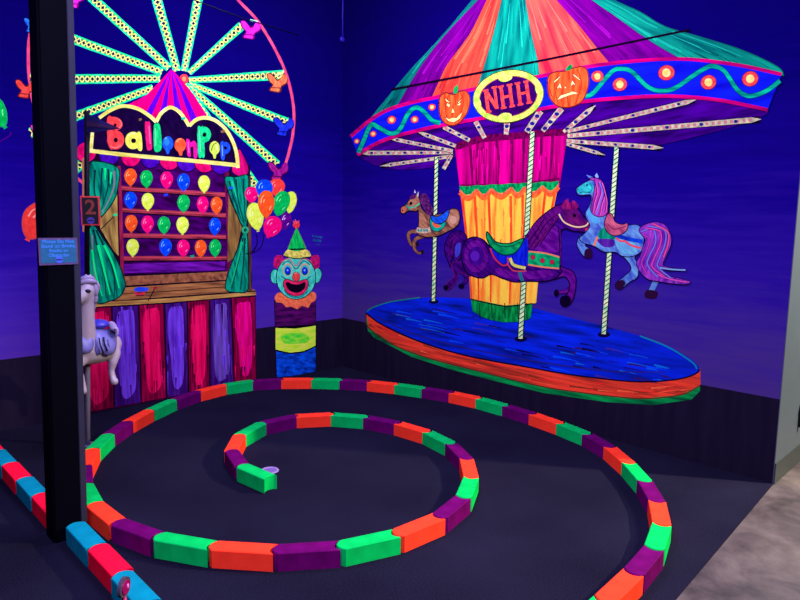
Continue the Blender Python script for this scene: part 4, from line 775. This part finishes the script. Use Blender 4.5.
for i in range(len(J)-1):
    a, b = J[i], J[i+1]; d = b-a; c = cols[i % 3]
    o = link('kerb_brick', brick_mesh(d.length-.001, 'kerb_brick'), bm_mats[c])
    m = (a+b)/2; o.location = (m.x, m.y, 0); o.rotation_euler = (0, 0, math.atan2(d.y, d.x))
    tag(o, '%s painted brick, %s of the spiral counting from its inner end' % (c, ords[i]), 'brick', 'spiral kerb bricks')
ys = [-.395, -.701, -1.004, -1.312, -1.612, -1.905, None, -2.104, -2.404, -2.71, -3.014, -3.314]
rowc = ['red', 'teal', 'red', 'teal', 'red', None, None, 'teal', 'red', 'teal', 'red']
rl = ['red brick at the far left end of the straight row', 'teal brick second from the far end of the straight row', 'red brick in the straight row between two teal bricks behind the column', 'teal brick in the straight row one before the column', 'red brick touching the back of the black column', None, None,
      'teal brick directly in front of the black column', 'red brick between the two teal bricks in front of the column', 'teal brick nearest the camera beside the small purple disc', 'red brick at the near end of the straight row, mostly out of frame']
for i, c in enumerate(rowc):
    if not c: continue
    y0, y1 = ys[i], ys[i+1]
    o = link('kerb_brick', brick_mesh(y0-y1-.001, 'kerb_brick'), bm_mats[c])
    o.location = (-3.446+.004*i+(.014 if i > 5 else 0)-(.012 if i > 8 else 0), (y0+y1)/2, 0); o.rotation_euler = (0, 0, math.pi/2)
    tag(o, rl[i], 'brick', 'straight kerb row bricks')

# ============================================================ black column
m_post = solid('black_gloss_paint', (4, 3, 14), .6, 0, .02, .05)
cx0, cx1, cy0, cy1, ct_ = -3.493, -3.343, -2.075, -1.935, WALLH
post = empty('support_column', (cx0, cy0, 0), 'tall square black support column standing in the straight row of bricks', 'column')
def leaning(name, lo, hi, mat, bev):
    bm = bmesh.new(); vs = bm_box(bm, lo, hi)
    for v in vs:                                        # the post leans a little
        v.co.x += .088*v.co.z/WALLH; v.co -= Vector((cx0, cy0, 0))
    bmesh.ops.bevel(bm, geom=[e for e in bm.edges if abs(e.verts[0].co.z-e.verts[1].co.z) > 1], offset=bev, segments=3, affect='EDGES')
    return from_bm(name, bm, mat, post)
leaning('shaft', (cx0, cy0, 0), (cx1, cy1, ct_), m_post, .01)
leaning('edge_highlight_strip', (cx1-.026, cy0-.004, .07), (cx1+.004, cy0+.02, ct_), solid('grey_edge_highlight', (46, 42, 74), .4, .2, .3, .1, 9), .003)['label'] = 'grey strip in place of the column edge highlight'  # strip added to give the column its edge highlight
def text_mesh(body, size, bold=0, spacing=1.0, align='CENTER', ls=1.0):
    cu = bpy.data.curves.new('t', 'FONT'); cu.body = body; cu.size = size; cu.align_x = align; cu.align_y = 'CENTER'
    cu.extrude = .0006; cu.offset = bold; cu.space_character = spacing; cu.space_line = ls
    ob = bpy.data.objects.new('t', cu); COL.objects.link(ob)
    dg = bpy.context.evaluated_depsgraph_get(); me = bpy.data.meshes.new_from_object(ob.evaluated_get(dg))
    bpy.data.objects.remove(ob); me.transform(Matrix.Rotation(math.pi/2, 4, 'X')); me.materials.clear()
    return me
def disc(name, r, y0, y1, m, parent, loc=(0, 0), seg=28):
    bm = bmesh.new(); tube_bm(bm, [(loc[0], y0, loc[1]), (loc[0], y1, loc[1])], r, seg)
    return from_bm(name, bm, m, parent)
# notice fixed to the column front
fy = cy0-.005
A, B = meet(37.5, 238, (0, 1, 0), fy), meet(78, 264, (0, 1, 0), fy)
W_, H_ = B.x-A.x, A.z-B.z
ns = empty('notice_sign', (A.x+W_/2, fy, B.z), 'teal notice asking people not to stand on bricks, on the black column', 'sign')
nb = box('border', (-W_/2, -.006, 0), (W_/2, -.001, H_), solid('mauve_border', (92, 62, 128)), ns)
box('plate', (-W_/2+.008, -.0075, .009), (W_/2-.008, -.006, H_-.009), solid('teal_plate', (26, 92, 150)), ns)
tm = link('text', text_mesh('Please Do Not\nStand on Bricks,\nRocks or\nObstacles', .0215, .0005, 1.05, 'CENTER', 1.0), solid('light_blue_letters', (60, 130, 255)), ns)
tm.location = (0, -.0085, H_*.61)
lg = disc('logo', .0165, -.0095, -.0075, solid('blue_logo', (70, 100, 255)), ns, (0, .024))
box('bar', (-.014, -.0102, .021), (.014, -.0096, .027), solid('navy_bar', (20, 20, 80)), lg)

# ================================================= carousel horse on its pole
pb = onfloor(87.5, 446); vd = Vector((pb.x-CAM.x, pb.y-CAM.y, 0)).normalized(); rv = Vector((vd.y, -vd.x, 0))
def hp(px, py, dep=0):
    """place on the upright plane through the pole, dep metres nearer the viewer"""
    p = meet(px, py, vd, pb.dot(vd)-dep)
    return p
hz = lambda px, py, dep=0: hp(px, py, dep)-Vector((pb.x, pb.y, 0))
horse = empty('carousel_horse', (pb.x, pb.y, 0), 'white carousel horse figure on a metal pole half hidden by the black column', 'horse')
m_hw = solid('ivory_paint', (178, 156, 205), .45, 0, .4, .06, 8); m_hb = solid('lavender_blue_paint', (118, 110, 222), .45, 0, .4, .10, 20); m_hd = solid('blue_saddle_paint', (62, 54, 220), .4, 0, .4, .06)
m_mane = solid('lilac_mane_paint', (160, 140, 212), .5, 0, .3, .15, 40); m_pole = solid('pole_metal', (128, 116, 176), .35, .1, .5, .1, 40); m_navy = solid('dark_blue_paint', (20, 16, 60), .5)
U = .0081
def organic(name, chains, mat, parent, vox=.0085, it=7):
    bm = bmesh.new()
    for ch in chains:
        ch = [(hz(*q), r*U) for q, r in ch]
        for (p0, r0), (p1, r1) in zip(ch, ch[1:]):
            k = max(2, int((p1-p0).length/.012))
            for j in range(k+1):
                t = j/k; r = bmesh.ops.create_icosphere(bm, subdivisions=2, radius=r0+(r1-r0)*t, matrix=Matrix.Translation(p0.lerp(p1, t)))
    me = bpy.data.meshes.new(name); bm.to_mesh(me); bm.free()
    ob = bpy.data.objects.new(name, me); COL.objects.link(ob)
    rm = ob.modifiers.new('r', 'REMESH'); rm.mode = 'VOXEL'; rm.voxel_size = vox
    sm = ob.modifiers.new('s', 'SMOOTH'); sm.factor = .5; sm.iterations = it
    dg = bpy.context.evaluated_depsgraph_get(); m2 = bpy.data.meshes.new_from_object(ob.evaluated_get(dg)); bpy.data.objects.remove(ob)
    for f in m2.polygons: f.use_smooth = True
    m2.materials.clear(); m2.name = name
    return link(name, m2, mat, parent)
organic('body', [
    [((110, 344, -.06), 10), ((102, 348.5, -.01), 12), ((94, 350, .03), 12.6), ((87, 350, .08), 13), ((83, 344, .11), 11.5)],
    [((84, 346, .10), 11), ((85, 331, .13), 8.4), ((85.4, 315, .15), 7), ((86, 302, .16), 6.2), ((86.4, 292, .17), 6.4)],
    [((86.4, 290.6, .17), 6.6), ((81, 296, .20), 6), ((75, 301, .23), 4.6), ((71, 304, .24), 4.2)],
    [((111, 346, -.02), 7.6), ((114.4, 354, .0), 5.4), ((113, 362, .02), 3.9), ((111.4, 370, .02), 2.8), ((112, 377, .03), 2.6), ((114.4, 381.4, .04), 3.6)],
    [((108, 350, -.12), 7), ((111, 356, -.16), 5), ((113, 363, -.2), 3.8), ((111, 370, -.2), 2.8), ((113, 377, -.2), 3)],
    [((82, 358, .14), 6.2), ((75, 367, .19), 4.2), ((80.5, 376, .2), 3), ((82.8, 386, .2), 2.8), ((83.4, 391, .2), 3.2)],
    [((80, 357, .02), 6.2), ((70, 362, .02), 4), ((68, 373, .02), 3), ((70, 382, .02), 3.2)]], m_hw, horse)
def blob(name, c, r, mat, parent, ax=None, seg=20):
    bm = bmesh.new(); bmesh.ops.create_uvsphere(bm, u_segments=seg, v_segments=seg//2, radius=1)
    X, Y, Z = ax or (rv, -vd, Vector((0, 0, 1)))
    for v in bm.verts: v.co = c + X*v.co.x*r[0] + Y*v.co.y*r[1] + Z*v.co.z*r[2]
    return from_bm(name, bm, mat, parent, True)
for dp in (.16, .10):
    c = hz(89.5 if dp > .12 else 85, 279.5, dp); bm = bmesh.new()
    tube_bm(bm, [c-Vector((0, 0, .035)), c+Vector((0, 0, 0)), c+Vector((0, 0, .035))+rv*.008], [.016, .017, .004], 10); from_bm('ear', bm, m_hw, horse, True)
blob('eye', hz(87.8, 291.2, .224), (.019, .009, .013), m_navy, horse)
# mane: separate locks swept back along the neck and a forelock on top
bm = bmesh.new()
for (a, b, c), r in [(((80, 280, .17), (87, 276.4, .17), (94, 279, .15)), 2.4), (((79, 283.5, .18), (88, 279.4, .19), (96, 282.5, .16)), 2.4), (((90, 279, .15), (98, 283, .13), (98.6, 290, .13)), 2.2), (((92, 284, .15), (97.6, 289, .15), (95, 296, .15)), 2.3), (((91, 290, .15), (97, 297, .14), (95, 303, .14)), 2.2), (((90, 296, .14), (95.4, 303, .13), (93.4, 310, .12)), 2.0), (((90, 303, .12), (94, 311, .11), (92, 319, .1)), 2)]:
    P = [hz(*q) for q in (a, b, c)]; pts = [P[0]*(1-t)**2+P[1]*2*t*(1-t)+P[2]*t*t for t in [k/6 for k in range(7)]]
    tube_bm(bm, pts, [r*U*(.5+.5*math.sin(math.pi*min(1, (k+1)/7.5))) for k in range(7)], 8)
from_bm('mane', bm, m_mane, horse, True)
bm = bmesh.new()
for k in range(6):
    o_ = k*1.3; P = [hz(108+o_*.5, 325+o_*.7, .0+.02*k), hz(112+o_*.9, 318.5+o_*.9, .02*k), hz(116.5+o_*.35, 327+o_, .02*k), hz(117.6-o_*.3, 333+o_*.6, .02*k)]
    pts = []
    for j in range(8):
        t = j/7; pts.append(P[0]*(1-t)**3+P[1]*3*t*(1-t)**2+P[2]*3*t*t*(1-t)+P[3]*t**3)
    tube_bm(bm, pts, [.0125*(1-.55*abs(j/7-.35)) for j in range(8)], 8)
from_bm('tail', bm, m_mane, horse, True)
def shell(name, pts, mat, parent, thick=.012):
    """a curved cloth panel lying over the flank, built from rows of points"""
    bm = bmesh.new(); rows_ = [[bm.verts.new(hz(*q)) for q in r] for r in pts]
    for a, b in zip(rows_, rows_[1:]):
        for k in range(len(a)-1): bm.faces.new((a[k], a[k+1], b[k+1], b[k]))
    bmesh.ops.recalc_face_normals(bm, faces=bm.faces)
    bmesh.ops.solidify(bm, geom=bm.faces[:], thickness=thick)
    bmesh.ops.subdivide_edges(bm, edges=bm.edges[:], cuts=1, smooth=.6, use_grid_fill=True)
    return from_bm(name, bm, mat, parent, True)
shell('saddle_blanket', [[(93, 329, .03), (100, 328, .02), (107, 329, -.02), (115.6, 331, -.05)], [(93.5, 335, .14), (101, 334, .125), (108, 335, .08), (116.6, 338, .04)], [(95, 343, .165), (102, 342, .15), (109.6, 343.5, .125), (116.6, 346, .075)], [(97.6, 355.5, .165), (102.5, 352.5, .15), (108.4, 355.5, .125), (113.6, 353.5, .09)]], m_hb, horse)
for a, b in [((99, 338), (103.5, 353)), ((103.6, 337), (107.4, 351)), ((107.6, 340), (110, 349))]:
    tube('blanket_fold', [hz(a[0], a[1], .172-(a[0]-99)*.006), hz((a[0]+b[0])/2-.8, (a[1]+b[1])/2, .186-(a[0]-99)*.006), hz(b[0], b[1], .178-(a[0]-99)*.006)], .005, m_navy, horse, 6)
shell('breast_collar', [[(79, 336, .20), (86, 339, .185), (93, 334, .14)], [(79, 343, .215), (86.5, 346, .205), (94, 341, .165)], [(79, 351, .215), (86, 353.5, .205), (92.6, 350, .18)]], m_hb, horse)
blob('saddle', hz(99, 324.2, .02), (.066, .085, .034), m_hd, horse); blob('saddle_horn', hz(93.6, 321.5, .03), (.018, .02, .026), m_hd, horse)
toppt = hp(86.8, 111); 
pm_ = Vector((toppt.x-pb.x, toppt.y-pb.y, 0))*.45+Vector((0, 0, toppt.z*.45))
tube('pole', [(0, 0, 0), pm_], .0185, m_pole, horse, 14)
tube('upper_pole', [pm_, Vector((toppt.x-pb.x, toppt.y-pb.y, toppt.z))], .0165, solid('black_pole_paint', (14, 6, 26), .6, 0, .1), horse, 14)['label'] = 'black painted upper length'
disc_bm = bmesh.new(); tube_bm(disc_bm, [(0, 0, 0), (0, 0, .012)], .06, 24); from_bm('base_plate', disc_bm, m_pole, horse)

# pennant at the top of the pole
ft = hp(88.5, 113); fl_ = empty('pennant_flag', ft, 'dark blue pennant with a purple stripe at the top of the horse pole', 'flag')
def flag_panel(name, P, mat, dep, amp=.012):
    bm = bmesh.new(); n = 12; A = []; Bv = []
    for k in range(n+1):
        t = k/n
        lo_, hi_ = P(t); wv = dep+amp*math.sin(t*5)
        A.append(bm.verts.new(hp(*hi_, wv)-ft)); Bv.append(bm.verts.new(hp(*lo_, wv)-ft))
    for k in range(n): bm.faces.new((A[k], A[k+1], Bv[k+1], Bv[k]))
    bmesh.ops.solidify(bm, geom=bm.faces[:], thickness=.003)
    return from_bm(name, bm, mat, fl_)
flag_panel('cloth', lambda t: ((87+33*t, 133-4.2*t), (87+33*t, 113.5+15*t)), solid('navy_cloth', (26, 12, 118), .8), .022)
flag_panel('stripe', lambda t: ((86.6+32.6*t, 126.2+2.6*t), (86.6+32.6*t, 120.6+7.6*t)), solid('purple_cloth', (70, 24, 96), .8), .029)
# hole number sign hung on the pole
q0 = hp(91.2, 225.5, .03); sg = empty('hole_number_sign', q0, 'black number two sign with an orange frame on the horse pole', 'sign', None, math.atan2(rv.y, rv.x)-.16)
c0, c1 = hp(82.2, 225.5, .03), hp(100.2, 196.5, .03); sw, shh = (c1-c0).dot(rv), c1.z-c0.z
box('panel', (-sw/2, -.012, 0), (sw/2, .010, shh), solid('orange_frame_paint', (238, 60, 66)), sg, .002)
box('face', (-sw/2+.010, -.0135, .010), (sw/2-.010, -.012, shh-.010), solid('black_face', (10, 3, 20)), sg)
t2 = link('numeral', text_mesh('2', .135, .003), solid('rust_orange_paint', (150, 56, 48)), sg); t2.location = (.002, -.0145, shh*.60)
l2 = disc('logo', .023, -.0165, -.0136, solid('violet_logo', (88, 60, 200)), sg, (0, shh*.17))
box('bar', (-.019, -.0172, shh*.17-.004), (.019, -.0166, shh*.17+.004), solid('navy_bar_paint', (24, 14, 90)), l2)

# ============================================================ small things
cp = onfloor(269.5, 470.6); cup = empty('golf_cup', (cp.x, cp.y, 0), 'lilac golf hole cup in the floor behind the innermost green brick', 'golf hole')
bm = bmesh.new(); R = []
for rr, z in [(.040, .001), (.046, .005), (.056, .005), (.060, .0005)]: R.append([bm.verts.new((rr*math.cos(2*math.pi*k/28), rr*math.sin(2*math.pi*k/28), z)) for k in range(28)])
for a, b in zip(R, R[1:]):
    for k in range(28): bm.faces.new((a[k], a[(k+1) % 28], b[(k+1) % 28], b[k]))
from_bm('rim', bm, solid('lilac_plastic', (140, 110, 200), .5), cup, True)
bm = bmesh.new(); bmesh.ops.create_circle(bm, cap_ends=True, radius=.041, segments=28)
for v in bm.verts: v.co.z = .002
from_bm('hole', bm, solid('lilac_cup_bottom', (110, 84, 180), .6), cup)
dpos = meet(124.5, 587, (1, 0, 0), -3.525); zc = dpos.z; dpos.z = 0; tc_ = Vector((CAM.x-dpos.x, CAM.y-dpos.y)).normalized(); nn = tc_*.5+Vector((-tc_.y, tc_.x))*.86; disc_rz = math.atan2(nn.x, -nn.y)
dc = empty('reflector', (dpos.x, dpos.y, 0), 'small purple disc with a grey rim standing beside the near teal brick', 'reflector', None, disc_rz)
def ddisc(name, r, y0, y1, m, zc, sx=1):
    bm = bmesh.new(); tube_bm(bm, [(0, y0, zc), (0, y1, zc)], r, 28); return from_bm(name, bm, m, dc)
ddisc('rim', .037, -.004, .010, solid('grey_rim', (70, 62, 96), .4), zc); ddisc('lens', .026, -.009, -.004, solid('magenta_lens', (150, 10, 100), .25, 0, .5), zc)
blob2 = bmesh.new(); bmesh.ops.create_uvsphere(blob2, u_segments=12, v_segments=8, radius=.010)
for v in blob2.verts: v.co = Vector((v.co.x*.6+.008, v.co.y*.4-.009, v.co.z+zc))
from_bm('highlight', blob2, solid('lilac_lens_glint', (225, 120, 240), .3), dc, True)  # lens glint put in as a pale lilac bead
bm = bmesh.new(); tube_bm(bm, [(0, .003, 0), (0, .003, zc*.4), (0, .003, zc-.034)], [.03, .012, .008], 12); from_bm('stem', bm, solid('pink_stem', (190, 30, 110)), dc, True)
# wire and conduit near the corner
a_, b_ = meet(183, -4, (0, 1, 0), -.004), meet(300, 35.5, (0, 1, 0), -.004); mm = (a_+b_)/2-Vector((0, 0, .015))
tag(tube('wire', [a_, mm, b_], .004, solid('black_cable', (8, 4, 14)), None, 8), 'thin black wire slanting across the wall above the ferris wheel', 'wire')
cdt = empty('conduit', meet(343, 40, (0, 1, 0), 0), 'thin blue electrical conduit running down the room corner at the top', 'conduit')
cq = lambda px, py: meet(px, py, (0, 1, 0), -.012)-cdt.location
m_cd = solid('blue_conduit', (40, 24, 190), .5)
tube('pipe', [cq(342.6, 38), cq(342.8, -22)], .008, m_cd, cdt, 8); tube('pipe', [cq(346, 38), cq(346, -22)], .008, m_cd, cdt, 8)
bm = bmesh.new(); bmesh.ops.create_uvsphere(bm, u_segments=14, v_segments=8, radius=.03)
for v in bm.verts: v.co = Vector((v.co.x*1.2-.015, v.co.y*.7-.01, v.co.z+.0))
from_bm('junction_box', bm, m_cd, cdt, True)
# handle on the hallway wall
hq = meet(798.5, 424, (0, 1, 0), YE-.001)
hb = empty('wall_bracket', hq, 'small dark bracket on the grey hallway wall at the right edge', 'bracket')
m_br = solid('dark_metal', (25, 25, 32), .4, .3)
box('upright', (-.01, -.03, -.02), (.012, -.0005, .14), m_br, hb, .002); box('arm', (-.01, -.05, .115), (.12, -.03, .14), m_br, hb, .002)

# ------------------------------------------------------------------ lights
def area(name, loc, target, sx, sy, power, col):
    l = bpy.data.lights.new(name, 'AREA'); l.shape = 'RECTANGLE'; l.size = sx; l.size_y = sy; l.energy = power; l.color = col
    o = bpy.data.objects.new(name, l); COL.objects.link(o); o.location = loc
    o.rotation_euler = (Vector(target)-Vector(loc)).to_track_quat('-Z', 'Y').to_euler(); return o
UV = (.48, .46, 1.0)
area('blacklight_and_fill', (-1.75, -1.6, 4.05), (-1.75, -.3, 1.2), 1.5, .3, 100, UV)
area('blacklight_and_fill', (-1.35, -2.3, 4.05), (-.1, -2.25, 1.6), .3, 1.0, 66, UV)
area('blacklight_and_fill', (-1.9, -2.7, 4.15), (-1.9, -2.5, 0), 1.4, 1.4, 125, UV)
area('blacklight_and_fill', (-4.4, -5.1, 3.5), (-1.4, -1.4, .5), 1.6, 1.0, 410, UV)  # unseen fill added on the camera side to brighten the brick fronts
pl = bpy.data.lights.new('hall_lamp', 'SPOT'); pl.energy = 4100; pl.color = (1, .94, .68); pl.shadow_soft_size = .08; pl.spot_size = math.radians(50); pl.spot_blend = .9
po = bpy.data.objects.new('hall_lamp', pl); COL.objects.link(po); po.location = (2.35, -7.55, 4.1)
po.rotation_euler = (Vector((-.75, -3.9, 0))-po.location).to_track_quat('-Z', 'Y').to_euler()
area('hall_wall_fill', (1.5, -5.5, 3.3), (.20, YE, 2.5), 1.3, .8, 230, (.72, .86, 1))  # unseen area light added to brighten the upper hallway wall
w = bpy.data.worlds.new('world'); SC.world = w; w.use_nodes = True
w.node_tree.nodes['Background'].inputs[0].default_value = (.05, .04, .12, 1); w.node_tree.nodes['Background'].inputs[1].default_value = .05
SC.view_settings.view_transform = 'Standard'; SC.view_settings.look = 'None'; SC.view_settings.exposure = 0; SC.view_settings.gamma = 1
SC.view_settings.use_curve_mapping = False
